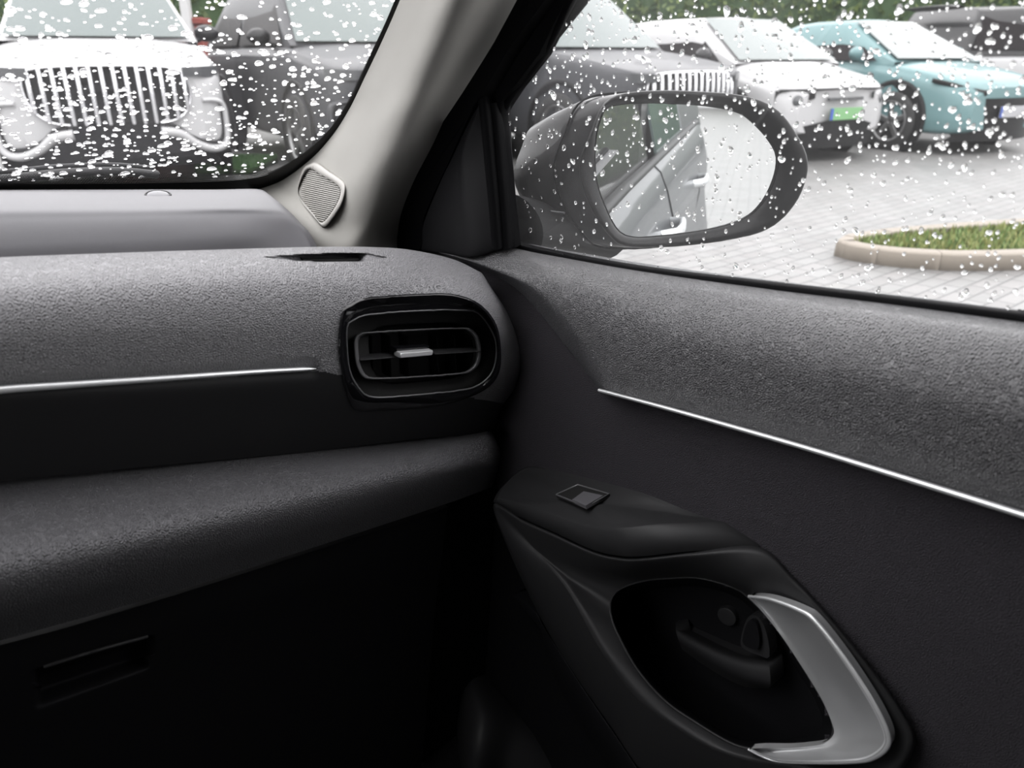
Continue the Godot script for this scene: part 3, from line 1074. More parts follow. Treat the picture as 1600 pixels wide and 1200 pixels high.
	var hole := PackedVector2Array()
	for f in fr:
		hole.append(Vector2(f[0], f[1]))
		well.append(on_plane(f[0], f[1], q0, n_, .0062))
	g = Geo.new()
	g.sweep(PackedVector3Array([well[0], (well[0] + well[1]) * .5, well[1], (well[1] + well[2]) * .5, well[2], (well[2] + well[3]) * .5, well[3], (well[3] + well[0]) * .5]), n_, .0007, .001, 8, true)
	var sw := part("window_switch", g, M.satin_ring, con)
	g = slab(hole, well, n_ * -.003)
	part("well", g, M.void_black, sw)
	var rock := PackedVector3Array()
	var rf := PackedVector2Array()
	for f in [[894, 780.5], [912, 767.5], [942, 774], [915, 790]]:
		rf.append(Vector2(f[0], f[1]))
		rock.append(on_plane(f[0], f[1], q0, n_, .0082))
	part("rocker", slab(rf, rock, n_ * -.004), M.soft_plastic, sw)
	# lower door bin edge and kick panel
	var bin := patch([
		v3([800, 930, .475, 850, 990, .470, 905, 1070, .468, 960, 1150, .468, 1030, 1260, .468]),
		v3([838, 958, .468, 862, 1000, .462, 912, 1078, .458, 968, 1160, .458, 1040, 1270, .458]),
		v3([846, 985, .470, 870, 1040, .466, 920, 1120, .462, 985, 1220, .462, 1050, 1320, .462]),
		v3([850, 1010, .485, 874, 1075, .485, 925, 1160, .485, 990, 1260, .485, 1050, 1360, .485]),
	], "x", 40, 20)
	part("door_bin", sheet(bin, Vector3(.02, 0, 0)), M.dark_plastic, t)
	var sill := thing("sill_trim", "dark moulded kick panel low in the footwell below the armrest", "kick panel", at(820, 1150, "z", .56))
	var kp := patch([
		v3([680, 1010, 0.83, 740, 1040, 0.69, 830, 1075, 0.66, 930, 1120, 0.61, 1000, 1160, 0.57]),
		v3([690, 1070, 0.79, 740, 1110, 0.61, 810, 1140, 0.575, 900, 1190, 0.53, 960, 1230, 0.51]),
		v3([700, 1160, 0.78, 730, 1200, 0.59, 790, 1230, 0.56, 860, 1270, 0.52, 920, 1310, 0.5]),
		v3([700, 1320, 0.81, 730, 1340, 0.65, 790, 1360, 0.61, 860, 1380, 0.57, 920, 1400, 0.55]),
	], "z", 40, 30)
	part("moulding", sheet(kp, Vector3(.05, 0, 0)), M.black_plastic, sill)


# ---------------------------------------------------------------- glass
func windows() -> void:
	var g := Geo.new()
	var up := Vector3(0, .4998, .8662)      # along the windshield towards the roof
	var c := WIND_Q + WIND_N * .0025 + up * .36 + Vector3(-.19, 0, 0)
	g.box(c, Vector3(.82, .0018, .48), Basis(Vector3.RIGHT, WIND_N, -up))
	var w := part("window_1", g, M.pane, self)
	tag(w, "windshield glass covered in raindrops", "", "", "structure")
	g = Geo.new()
	var up2 := Vector3(-.2425, .9701, 0)
	g.box(SIDE_Q + SIDE_N * .002 + up2 * .18 + Vector3(0, 0, -.15), Vector3(.0015, .245, .56), Basis(SIDE_N, up2, Vector3(0, 0, 1)))
	w = part("window_2", g, M.side_pane, self)
	tag(w, "front passenger side window glass covered in raindrops", "", "", "structure")
	# printed black border along the foot of the windshield and up the pillar
	var t := thing("windshield_border", "black dotted border printed along the windshield's lower edge", "glass border", on_plane(200, 290, WIND_Q, WIND_N))
	var top := v3([-330, 284, 0, -100, 286, 0, 100, 287, 0, 280, 285, 0, 380, 280, 0, 430, 268, 0, 478, 240, 0, 516, 205, 0, 546, 160, 0, 575, 100, 0, 600, 48, 0, 624, -8, 0, 640, -50, 0])
	var low := v3([-330, 330, 0, -100, 325, 0, 100, 320, 0, 280, 318, 0, 400, 312, 0, 460, 290, 0, 510, 258, 0, 548, 218, 0, 580, 170, 0, 610, 108, 0, 634, 52, 0, 660, -8, 0, 680, -50, 0])
	var p := PackedVector3Array()
	for row in [[low, -.0015], [top, -.0015], [top, -.0004], [low, -.0004]]:
		for k in 81:
			var s := along(row[0], k / 80.0)
			p.append(on_plane(s.x, s.y, WIND_Q, WIND_N, row[1]))
	g = Geo.new()
	g.grid(p, 80, 3)
	part("band", g, M.frit, t)
	g = Geo.new()
	for row in 7:
		for k in 560:
			var f := (k + (.5 if row % 2 else 0.0)) / 560.0
			var s := along(top, f)
			var e := along(top, f + .001) - s
			var nn := Vector3(e.y, -e.x, 0).normalized()
			var tall := 1.0 if s.x < 420 else .35
			var reach := (1.2 + row * 2.3) * tall
			var px := s + nn * reach
			if px.x < -20 or (s.x > 425 and row > 3):
				continue
			var m := on_plane(px.x, px.y, WIND_Q, WIND_N, -.001)
			var rad := .0016 * (1.0 - row * .1) * (1.0 if s.x < 420 else .6)
			var ring := PackedVector3Array()
			for a in 6:
				ring.append(m + (Vector3.RIGHT * cos(a * TAU / 6) + up * sin(a * TAU / 6)) * rad)
			g.fan(ring)
	part("dots", g, M.frit, t, "", "stuff")
	# wiper resting at the foot of the glass
	t = thing("wiper", "black wiper blade resting along the foot of the windshield", "wiper", on_plane(60, 274, WIND_Q, WIND_N, .02))
	var blade := PackedVector3Array()
	for s in [[-300, 300], [-150, 291], [-40, 284], [40, 277], [100, 271], [180, 268], [245, 273]]:
		blade.append(on_plane(s[0], s[1], WIND_Q, WIND_N, .016))
	var smooth := PackedVector3Array()
	for k in 40: smooth.append(along(Array(blade), k / 39.0))
	g = Geo.new()
	g.sweep(smooth, WIND_N, .006, .005, 10)
	part("blade", g, M.black_plastic, t)
	g = Geo.new()
	var arm := PackedVector3Array()
	for x in smooth: arm.append(x + WIND_N * .012 - up * .01)
	g.sweep(arm, WIND_N, .005, .003, 8)
	part("arm", g, M.black_plastic, t)
	# cowl and bonnet of this car, below the glass
	t = thing("bonnet", "silver grey bonnet of this car ahead of the windshield", "bonnet", Vector3(-.2, .75, -1.5))
	g = Geo.new()
	var b := PackedVector3Array()
	for j in 13:
		for i in 21:
			var u := i / 10.0 - 1.0
			var f := j / 12.0
			b.append(Vector3(-.2 + u * (.70 - .1 * f * f), .93 - .05 * f - .12 * f * f - .05 * u * u - .06 * pow(absf(u), 6), -1.15 - 1.0 * f))
	g.grid(b, 20, 12)
	part("panel", g, M.paint_grey, t)
	slab_box("cowl", Vector3(-.95, .80, -1.24), Vector3(.48, .90, -1.14), M.car_black, t)


# ---------------------------------------------------------------- wing mirror
func wing_mirror() -> void:
	var c := at(1080, 262, "x", .72)
	var n := Vector3(-.475, .01, .88).normalized()
	var t := thing("wing_mirror", "black wing mirror outside the passenger window, wet, showing this car's side", "mirror", c - Vector3(.05, .12, 0))
	var mid := Vector2(1080, 265)
	var rim := outline([925, 200, 940, 165, 965, 148, 1010, 142, 1080, 142, 1165, 150, 1215, 172, 1248, 215, 1262, 250, 1258, 285, 1240, 322, 1205, 355, 1150, 373, 1060, 385, 985, 386, 955, 372, 920, 320, 905, 260], 96, mid)
	var gl := outline([944, 175, 960, 166, 1000, 162, 1090, 165, 1150, 176, 1180, 196, 1205, 225, 1215, 250, 1208, 285, 1190, 318, 1165, 340, 1120, 355, 1060, 365, 1000, 370, 970, 362, 950, 330, 933, 280, 932, 220], 96, mid)
	var lay := func(o: PackedVector2Array, off: float, scale := 1.0) -> PackedVector3Array:
		var r := PackedVector3Array()
		for x in o: r.append(on_plane(mid.x + (x.x - mid.x) * scale, mid.y + (x.y - mid.y) * scale, c, n, off))
		return r
	var g := Geo.new()
	g.loft([lay.call(gl, -.004, .99), lay.call(gl, .0, 1.0)])
	g.fan(lay.call(gl, .0, 1.0))
	part("mirror_glass", g, M.mirror, t, "reflecting glass")
	# housing: from the glass edge over the rim and forwards to a rounded nose
	var edge: PackedVector3Array = lay.call(rim, .004)
	var centre := Vector3.ZERO
	for x in edge: centre += x / edge.size()
	var fwd := Vector3(-.30, -.13, -1).normalized()
	var loops := [lay.call(gl, -.006, 1.0), lay.call(gl, .004, 1.02)]
	var mixed := PackedVector2Array()
	for k in 96: mixed.append(gl[k] * .4 + rim[k] * .6)
	loops.append(lay.call(mixed, .009))
	loops.append(lay.call(rim, .010, .985))
	loops.append(edge)
	part("bezel", _lofted(loops), M.mirror_black, t, "matt black frame round the mirror glass")
	var shell := [edge]
	for s in [[.008, 1.0], [.04, .99], [.08, .89], [.12, .77], [.15, .58], [.17, .36], [.176, .12]]:
		var l := PackedVector3Array()
		for x in edge: l.append(centre + (x - centre) * s[1] + fwd * s[0])
		shell.append(l)
	g = Geo.new()
	g.loft(shell, true)
	part("housing", g, M.paint_black, t)
	g = Geo.new()
	var seam := PackedVector3Array()
	for x in edge: seam.append(centre + (x - centre) * 1.012 + fwd * .03)
	g.sweep(seam, fwd, .0012, .0012, 6, true)
	part("seam", g, M.rubber, t)
	# foot on the door
	var foot := []
	for s in [[.0, 1.0], [.35, .8], [.7, .75], [1.0, .9]]:
		var a0 := at(925, 352, "x", .68)
		var a1 := at(800, 355, "x", .57)
		var m := a0.lerp(a1, s[0])
		var l := PackedVector3Array()
		for k in 24:
			var an := TAU * k / 24
			l.append(m + Vector3(0, sin(an) * .042 * s[1], cos(an) * .06 * s[1]))
		foot.append(l)
	g = Geo.new()
	g.loft(foot, true)
	part("foot", g, M.black_plastic, t)
	g = Geo.new()
	g.sweep(PackedVector3Array([at(818, 327, "x", .585), at(845, 329, "x", .592), at(882, 333, "x", .60)]), Vector3.UP, .001, .0014, 8)
	part("trim_line", g, M.satin_ring, t)


func _lofted(loops: Array) -> Geo:
	var g := Geo.new()
	g.loft(loops)
	return g


# ---------------------------------------------------------------- this car's flank, seen in the wing mirror
func body_side() -> void:
	var t := thing("car_flank", "wet silver grey side of this car seen in the wing mirror", "car body", Vector3(.6, .2, .6))
	var prof := [[.50, .22], [.575, .26], [.60, .36], [.615, .52], [.612, .68], [.62, .74], [.618, .79], [.598, .86], [.578, .905], [.555, .925]]
	var p := PackedVector3Array()
	var n := 60
	for q in prof:
		for k in n + 1:
			var z := -.95 + 3.6 * k / n
			var f := smoothstep(1.6, 2.65, z)
			var arch := .035 * exp(-pow((z - 1.75) / .42, 2.0)) * smoothstep(.75, .45, q[1])
			var rise: float = .03 * z * (.4 if z > 0 else 1.0) * clampf((q[1] - .5) / .4, 0, 1)
			p.append(Vector3(q[0] - .22 * f * f + arch, q[1] + rise, z))
	var g := Geo.new()
	g.grid(p, n, prof.size() - 1)
	part("side_panel", g, M.paint_silver, t)
	# waist moulding and window frame
	g = Geo.new()
	var l := PackedVector3Array()
	for k in 30:
		var z := -.6 + 2.3 * k / 29.0
		l.append(Vector3(.566, .935 + .03 * z * (.4 if z > 0 else 1.0), z))
	g.sweep(l, Vector3.UP, .012, .008, 10)
	part("waist_moulding", g, M.car_black, t)
	slab_box("centre_pillar", Vector3(.44, .94, .42), Vector3(.53, 1.37, .53), M.paint_black, t)
	g = Geo.new()
	g.box(Vector3(.505, 1.15, .87), Vector3(.003, .22, .34), Basis(SIDE_N, Vector3(-.2425, .9701, 0), Vector3(0, 0, 1)))
	part("rear_window", g, M.own_glass, t)
	g = Geo.new()
	g.box(Vector3(.49, 1.15, 1.6), Vector3(.02, .24, .4), Basis(SIDE_N, Vector3(-.2425, .9701, 0), Vector3(0, 0, 1)), .01)
	part("rear_pillar", g, M.paint_silver, t)
	g = Geo.new()
	g.sweep(PackedVector3Array([Vector3(.47, 1.385, -.3), Vector3(.46, 1.40, .4), Vector3(.45, 1.40, 1.2), Vector3(.40, 1.36, 2.0)]), Vector3.UP, .04, .02, 10)
	part("roof_edge", g, M.paint_silver, t)
	for z in [.46, 1.35]:
		g = Geo.new()
		l = PackedVector3Array()
		for q in prof.slice(2): l.append(Vector3(q[0] + .001, q[1] + .006, z))
		g.sweep(l, Vector3(1, 0, 0), .003, .0015, 6)
		part("door_gap", g, M.void_black, t)
	for z in [.33, 1.2]:
		g = Geo.new()
		g.sweep(PackedVector3Array([Vector3(.612, .80, z - .09), Vector3(.645, .805, z - .07), Vector3(.65, .805, z), Vector3(.645, .805, z + .07), Vector3(.612, .80, z + .09)]), Vector3.UP, .008, .013, 10)
		part("door_handle", g, M.chrome, t)
	wheel(t, Vector3(.52, .33, 1.75), 1.0, .33)
	slab_box("roof_skin", Vector3(-1.0, 1.5, -.2), Vector3(.42, 1.52, 2.1), M.paint_silver, t)


func wheel(parent: Node, c: Vector3, side: float, r: float) -> void:
	var g := Geo.new()
	var ax := Vector3(side, 0, 0)
	g.lathe(c, ax, [[r * .62, -.1], [r * .93, -.11], [r, -.08], [r, .05], [r * .96, .085], [r * .72, .1], [r * .68, .085]], 36)
	var w := part("wheel", g, M.tyre, parent)
	g = Geo.new()
	g.lathe(c, ax, [[r * .69, .088], [r * .66, .08], [r * .62, .03], [.001, .03]], 36)
	part("rim", g, M.car_black, w)
	g = Geo.new()
	for k in 5:
		var d := Vector3(0, cos(TAU * k / 5), sin(TAU * k / 5))
		g.box(c + ax * .062 + d * r * .36, Vector3(.018, r * .32, r * .09), Basis(ax, d, ax.cross(d)), .012)
	g.lathe(c, ax, [[r * .70, .07], [r * .70, .095], [r * .64, .095], [r * .63, .06]], 36)
	part("spokes", g, M.alloy, w)


# ---------------------------------------------------------------- parked cars; in each car's own axes +z is its front, +x to its left
func car_root(called: String, label: String, u: float, v: float, yaw: float, lift := 0.0) -> Node3D:
	var o := thing(called, label, "car", plan(u, v, lift), true)
	var r := cam_basis.x
	var h := Vector3(r.z, 0, -r.x)
	var head := r * sin(deg_to_rad(yaw)) - h * cos(deg_to_rad(yaw))
	o.basis = Basis(Vector3.UP.cross(head), Vector3.UP, head)
	return o


func car_body(o: Node, st: Array, m: Material) -> void:
	var rows := []
	for s in st:
		var z: float = s[0]
		var w: float = s[1]
		var yb: float = s[2]
		var ys: float = s[3]
		var yt: float = s[4]
		var half := [Vector3(w * .6, yb, z), Vector3(w * .93, yb + .01, z), Vector3(w * .995, yb + .12, z), Vector3(w, lerpf(yb, ys, .5), z), Vector3(w * .99, ys - .1, z), Vector3(w * .95, ys - .015, z), Vector3(w * .86, lerpf(ys, yt, .55), z), Vector3(w * .45, yt - .004, z), Vector3(0, yt, z)]
		var row := half.duplicate()
		for k in range(half.size() - 2, -1, -1):
			row.append(half[k] * Vector3(-1, 1, 1))
		rows.append(row)
	var nu := 64
	var nv := st.size() * 4
	var p := PackedVector3Array()
	for j in nv + 1:
		for i in nu + 1:
			var col := []
			for r in rows: col.append(along(r, float(i) / nu))
			p.append(along(col, float(j) / nv))
	var g := Geo.new()
	g.grid(p, nu, nv)
	for e in [0, nv]:
		var ring := PackedVector3Array()
		for i in nu + 1: ring.append(p[e * (nu + 1) + i])
		g.fan(ring, e == 0)
	part("body", g, m, o)


# cabin: base outline and roof outline, then panes set into its faces
func car_cabin(o: Node, b: Dictionary, m: Material, glass: Material, side_glass: Material) -> void:
	var zs := [b.z0, lerpf(b.z0, b.z1, .5), b.z1, lerpf(b.z1, b.z2, .33), lerpf(b.z1, b.z2, .67), b.z2, lerpf(b.z2, b.z3, .5), b.z3]
	var hs := [0.0, .5, 1.0, 1.04, 1.03, .97, .52, 0.0]
	var p := PackedVector3Array()
	for k in 8:
		var h: float = hs[k]
		var y: float = lerpf(b.belt, b.roof, h)
		var wr: float = lerpf(b.wb, b.wr, minf(h, 1.0))
		var wb: float = b.wb
		for s in [1.0, -1.0]:
			var line := [Vector3(wb, b.belt - .06, zs[k]), Vector3(lerpf(wb, wr, .55), lerpf(b.belt, y, .55), zs[k]), Vector3(wr + .015 * h, y - .07 * h, zs[k]), Vector3(wr * .9, y - .012 * h, zs[k]), Vector3(0, y + .02 * h, zs[k])]
			if s > 0:
				for x in line: p.append(x)
			else:
				for x in range(3, -1, -1): p.append(line[x] * Vector3(-1, 1, 1))
	var g := Geo.new()
	g.grid(p, 8, 7)
	part("cabin", g, m, o)
	# windshield
	var ws := PackedVector3Array()
	for j in 9:
		for i in 17:
			var f := j / 8.0
			var u := i / 8.0 - 1.0
			var w: float = lerpf(b.wb * .93, b.wr * .93, f)
			var y: float = lerpf(b.belt + .01, b.roof - .03, f)
			var z: float = lerpf(b.z0 + .02, b.z1 + .045, f)
			ws.append(Vector3(u * w, y + .035, z + .05 * (1.0 - u * u) - .03))
	g = Geo.new()
	g.grid(ws, 16, 8)
	part("windshield", g, glass, o)
	# side panes, front and rear, both sides
	var cut: float = lerpf(b.z1, b.z2, .52)
	for s in [1.0, -1.0]:
		for k in 2:
			var za: float = (lerpf(b.z0, b.z1, .28) if k == 0 else cut - .05)
			var zb: float = (cut + .05 if k == 0 else lerpf(b.z3, b.z2, .45))
			var zat: float = (b.z1 - .06 if k == 0 else cut - .05)
			var zbt: float = (cut + .05 if k == 0 else b.z2 + .05)
			var q := PackedVector3Array()
			for j in 7:
				for i in 7:
					var f := j / 6.0
					var y: float = lerpf(b.belt + .015, b.roof - .1, f)
					var x: float = lerpf(b.wb, b.wr + .01, f) + .012
					q.append(Vector3(x * s, y, lerpf(lerpf(za, zat, f), lerpf(zb, zbt, f), i / 6.0)))
			g = Geo.new()
			g.grid(q, 6, 6)
			var inn := PackedVector3Array()
			part("side_window", g, side_glass, o)


func car_mirrors(o: Node, x: float, y: float, z: float, m: Material) -> void:
	for s in [1.0, -1.0]:
		var g := Geo.new()
		var loops := []
		for k in 9:
			var f := k / 8.0
			var r := sin(PI * clampf(f * .92 + .06, 0, 1))
			var l := PackedVector3Array()
			for i in 20:
				var a := TAU * i / 20
				l.append(Vector3(s * (x + .02 + f * .24), y + .06 + sin(a) * .085 * sqrt(r), z + cos(a) * .075 * sqrt(r) + .03 * f))
			loops.append(l)
		g.loft(loops, true)
		g.sweep(PackedVector3Array([Vector3(s * (x - .06), y - .04, z), Vector3(s * (x + .02), y - .01, z), Vector3(s * (x + .1), y + .02, z)]), Vector3(0, 0, 1), .03, .04, 10)
		part("wing_mirror", g, m, o)


func wheels(o: Node, w: float, zf: float, zr: float, r: float, arch_mat: Material) -> void:
	for z in [zf, zr]:
		for s in [1.0, -1.0]:
			var g := Geo.new()
			g.lathe(Vector3(s * (w - .02), r + .02, z), Vector3(s, 0, 0), [[.001, .02], [r + .055, .02], [r + .075, .035], [r + .115, .035], [r + .125, .0]], 40)
			part("wheel_arch", g, arch_mat, o)
			wheel(o, Vector3(s * (w - .06), r, z), s, r)


func suv(called: String, label: String, u: float, v: float, yaw: float, paint: Material, k := 1.0, glass: Material = null) -> Node3D:
	var o := car_root(called, label, u, v, yaw)
	car_body(o, [[0.0, .74, .42, .93, 1.035 * k], [-.07, .87, .36, .99, 1.075 * k], [-.22, .95, .31, 1.03, 1.12 * k], [-.6, .98, .30, 1.10, 1.20 * k], [-1.25, .98, .30, 1.17, 1.30 * k], [-2.0, .98, .30, 1.18, 1.28], [-4.3, .97, .32, 1.18, 1.24], [-4.75, .93, .38, 1.12, 1.18], [-4.85, .85, .5, 1.0, 1.1]], paint)
	car_cabin(o, {"z0": -1.2, "z1": -2.1, "z2": -4.1, "z3": -4.8, "belt": 1.27 * k, "roof": 1.88, "wb": .89, "wr": .68}, paint, glass if glass else M.car_glass, M.car_glass_dark)
	car_mirrors(o, .91, 1.30 * k, -1.75, M.paint_black)
	wheels(o, .98, -.95, -3.85, .39, M.car_black)
	var s := .0055
	var zf := func(x: float) -> float: return .055 - .20 * pow(absf(x) / .95, 3.0)
	# barrel shaped grille: dark opening, bright frame, upright bars
	var ol := []
	for q in v2([55, 102, 95, 98, 160, 97, 225, 98, 252, 101, 268, 108, 277, 122, 278, 145, 270, 165, 250, 180, 215, 184, 160, 184, 105, 184, 72, 180, 50, 165, 41, 145, 40, 122, 45, 110]):
		ol.append(Vector3((q.x - 160) * s, (290 - q.y) * s * k, 0))
	var ring := PackedVector3Array()
	var flat := PackedVector2Array()
	for i in 72:
		var x := around(ol, i / 72.0)
		ring.append(Vector3(x.x, x.y, zf.call(x.x) + .01))
		flat.append(Vector2(x.x, -x.y))
	var g := slab(flat, ring, Vector3(0, 0, -.05))
	var gr := part("grille", g, M.void_black, o)
	g = Geo.new()
	g.sweep(ring, Vector3(0, 0, 1), .012, .02, 8, true)
	part("frame", g, M.grille_bar, gr)
	for i in 14:
		var x := (i - 6.5) * .0935
		var lo := INF
		var hi := -INF
		for e in 72:
			var a := ring[e]
			var b := ring[(e + 1) % 72]
			if (a.x - x) * (b.x - x) <= 0 and absf(a.x - b.x) > 1e-6:
				var y := lerpf(a.y, b.y, (x - a.x) / (b.x - a.x))
				lo = minf(lo, y)
				hi = maxf(hi, y)
		if hi - lo < .05: continue
		g = Geo.new()
		var bar := PackedVector3Array()
		for j in 7:
			var f := j / 6.0
			bar.append(Vector3(x, lerpf(lo, hi, f), zf.call(x) + .02 + .02 * sin(PI * f)))
		g.sweep(bar, Vector3(0, 0, 1), .02, .025, 8)
		part("grille_bar", g, M.grille_bar, gr)
	g = Geo.new()
	g.box(Vector3(-.02, .885 * k, .085), Vector3(.21, .02, .01), Basis.IDENTITY, .005)
	part("badge_bar", g, M.car_black, gr)
	g = Geo.new()
	var oval := PackedVector3Array()
	for i in 24: oval.append(Vector3(-.30 + cos(TAU * i / 24) * .055, 1.19 * k + sin(TAU * i / 24) * .028, -.42 - sin(TAU * i / 24) * .09))
	g.sweep(oval, Vector3(0, 1, .3), .006, .006, 6, true)
	part("bonnet_emblem", g, M.grille_bar, o)
	# bumper: dark centre and skirt, side mouldings, lamps
	g = Geo.new()
	var dark := PackedVector3Array()
	for j in 9:
		for i in 25:
			var x := (i / 12.0 - 1.0) * lerpf(.36, .86, smoothstep(0.15, 1.0, j / 8.0))
			dark.append(Vector3(x, lerpf(.60, .20, j / 8.0) * k, zf.call(x) + .035 - .06 * j / 8.0))
	g.grid(dark, 24, 8)
	part("lower_bumper", g, M.car_black, o)
	for e in [1.0, -1.0]:
		var path := []
		for q in v2([224, 198, 240, 199, 256, 204, 275, 219, 300, 229, 320, 227, 329, 214, 331, 185, 329, 160, 316, 152, 294, 151]):
			path.append(Vector3((q.x - 160) * s * e, (290 - q.y) * s * k, zf.call((q.x - 160) * s) + .03))
		var ln := PackedVector3Array()
		for i in 50: ln.append(along(path, i / 49.0))
		g = Geo.new()
		g.sweep(ln, Vector3(0, 0, 1), func(f: float) -> float: return .045 - .025 * f, .045, 12)
		part("bumper_moulding", g, paint, o)
		g = Geo.new()
		var rec := PackedVector3Array()
		for i in 50: rec.append(ln[i] + Vector3(-e * .035, .05, -.012))
		g.sweep(rec.slice(4, 40), Vector3(0, 0, 1), .03, .03, 10)
		part("air_slot", g, M.car_black, o)
		var lamp := PackedVector3Array()
		for j in 5:
			for i in 9:
				var x := lerpf(.60, .93, i / 8.0)
				lamp.append(Vector3(x * e, lerpf(1.045, .965, j / 4.0) * k + .03 * (x - .6) - .02 * (j / 4.0) * (i / 8.0), zf.call(x) + .085 - .15 * pow(i / 8.0, 3.0)))
		g = Geo.new()
		g.grid(lamp, 8, 4)
		part("headlight", g, M.lamp_glass, o)
	return o


func parked_cars() -> void:
	suv("white_car", "white off-roader with barrel grille facing us through the windshield", -3.52, 7.2, 26.0, M.paint_white, 1.0)
	suv("grey_car", "silver grey off-roader beside the white one, half behind the pillar", -.85, 8.0, 33.0, M.paint_grey, .97)
	suv("grey_car", "silver grey off-roader behind the wing mirror, chrome grille showing above it", 1.85, 8.5, 38.0, M.paint_grey, .93)
	electric_car()
	coupe_car()
	far_car()


func electric_car() -> void:
	var o := car_root("white_car", "small white electric car with a green number plate", 3.75, 9.3, 28.0)
	car_body(o, [[0.0, .66, .34, .66, .80], [-.08, .80, .30, .74, .88], [-.25, .88, .26, .82, .95], [-.6, .91, .24, .90, 1.02], [-1.0, .92, .24, .98, 1.09], [-1.8, .92, .24, 1.0, 1.08], [-3.6, .91, .26, 1.02, 1.08], [-4.0, .86, .34, .98, 1.04], [-4.15, .78, .45, .9, .98]], M.paint_white)
	car_cabin(o, {"z0": -.85, "z1": -1.75, "z2": -3.3, "z3": -4.05, "belt": 1.05, "roof": 1.56, "wb": .86, "wr": .66}, M.paint_white, M.car_glass, M.car_glass_dark)
	car_mirrors(o, .88, 1.08, -1.25, M.paint_black)
	wheels(o, .92, -.85, -3.35, .34, M.car_black)
	var zf := func(x: float) -> float: return .04 - .24 * pow(absf(x) / .9, 2.6)
	var g := Geo.new()
	var seam := PackedVector3Array()
	for i in 21:
		var x := (i / 10.0 - 1.0) * .84
		seam.append(Vector3(x, .80 - .02 * absf(x), zf.call(x) + .015))
	g.sweep(seam, Vector3(0, 0, 1), .012, .02, 8)
	part("bonnet_gap", g, M.car_black, o)
	g = Geo.new()
	g.box(Vector3(0, .69, .05), Vector3(.28, .018, .02), Basis.IDENTITY, .008)
	part("emblem_bar", g, M.lamp_glass, o)
	for e in [1.0, -1.0]:
		var lamp := PackedVector3Array()
		for j in 6:
			for i in 10:
				var f := i / 9.0
				var x := lerpf(.46, .86, f)
				lamp.append(Vector3(x * e, lerpf(.76 + .02 * f, .70 - .14 * f, j / 5.0), zf.call(x) + .03 - .04 * f))
		g = Geo.new()
		g.grid(lamp, 9, 5)
		var h := part("headlight", g, M.car_black, o)
		g = Geo.new()
		g.lathe(Vector3(.66 * e, .67, zf.call(.66) + .03), Vector3(.3 * e, 0, 1).normalized(), [[.07, 0.0], [.065, .02], [.001, .035]], 20)
		part("lamp_lens", g, M.lamp_glass, h)
	g = Geo.new()
	var dark := PackedVector3Array()
	for j in 7:
		for i in 21:
			var x := (i / 10.0 - 1.0) * lerpf(.62, .82, j / 6.0)
			dark.append(Vector3(x, lerpf(.44 + .05 * cos(x * 4.0), .16, j / 6.0), zf.call(x) + .03 - .05 * j / 6.0))
	g.grid(dark, 20, 6)
	part("lower_bumper", g, M.car_black, o)
	number_plate(o, Vector3(.02, .53, .075), M.plate_green)


func number_plate(o: Node, c: Vector3, m: Material) -> void:
	var g := Geo.new()
	g.box(c, Vector3(.26, .065, .008), Basis.IDENTITY, .004)
	var p := part("number_plate", g, m, o)
	g = Geo.new()
	g.box(c + Vector3(-.238, 0, .003), Vector3(.022, .062, .008), Basis.IDENTITY, .003)
	part("country_band", g, M.plate_blue, p)


func coupe_car() -> void:
	var o := car_root("teal_car", "pale teal coupe crossover parked right of the white electric car", 6.15, 10.1, 28.0)
	car_body(o, [[0.0, .70, .30, .62, .78], [-.1, .82, .26, .72, .86], [-.3, .90, .24, .82, .94], [-.7, .94, .24, .92, 1.02], [-1.2, .95, .24, .99, 1.08], [-1.9, .94, .24, 1.01, 1.08], [-3.4, .94, .26, 1.06, 1.12], [-4.1, .90, .34, 1.06, 1.12], [-4.35, .8, .45, .98, 1.05]], M.paint_teal)
	car_cabin(o, {"z0": -1.05, "z1": -2.0, "z2": -3.0, "z3": -4.25, "belt": 1.06, "roof": 1.57, "wb": .88, "wr": .62}, M.paint_teal, M.car_glass, M.car_glass_dark)
	car_mirrors(o, .90, 1.10, -1.55, M.paint_teal)
	wheels(o, .945, -.92, -3.55, .36, M.car_black)
	var zf := func(x: float) -> float: return .03 - .28 * pow(absf(x) / .94, 2.4)
	var g := Geo.new()
	var dark := PackedVector3Array()
	for j in 9:
		for i in 25:
			var f := j / 8.0
			var x := (i / 12.0 - 1.0) * lerpf(.52, .88, f * f)
			dark.append(Vector3(x, lerpf(.66, .16, f), zf.call(x) + .03 - .03 * f))
	g.grid(dark, 24, 8)
	part("grille", g, M.car_black, o)
	for e in [1.0, -1.0]:
		g = Geo.new()
		var ln := PackedVector3Array()
		for i in 20:
			var x := lerpf(.50, .93, i / 19.0)
			ln.append(Vector3(x * e, .72 + .14 * pow(i / 19.0, 1.5), zf.call(x) + .02 - .22 * pow(i / 19.0, 3.0)))
		g.sweep(ln, Vector3(0, .2, 1), func(f: float) -> float: return .04 - .015 * f, .03, 10)
		part("headlight", g, M.car_black, o)
	number_plate(o, Vector3(0, .50, .07), M.plate_white)


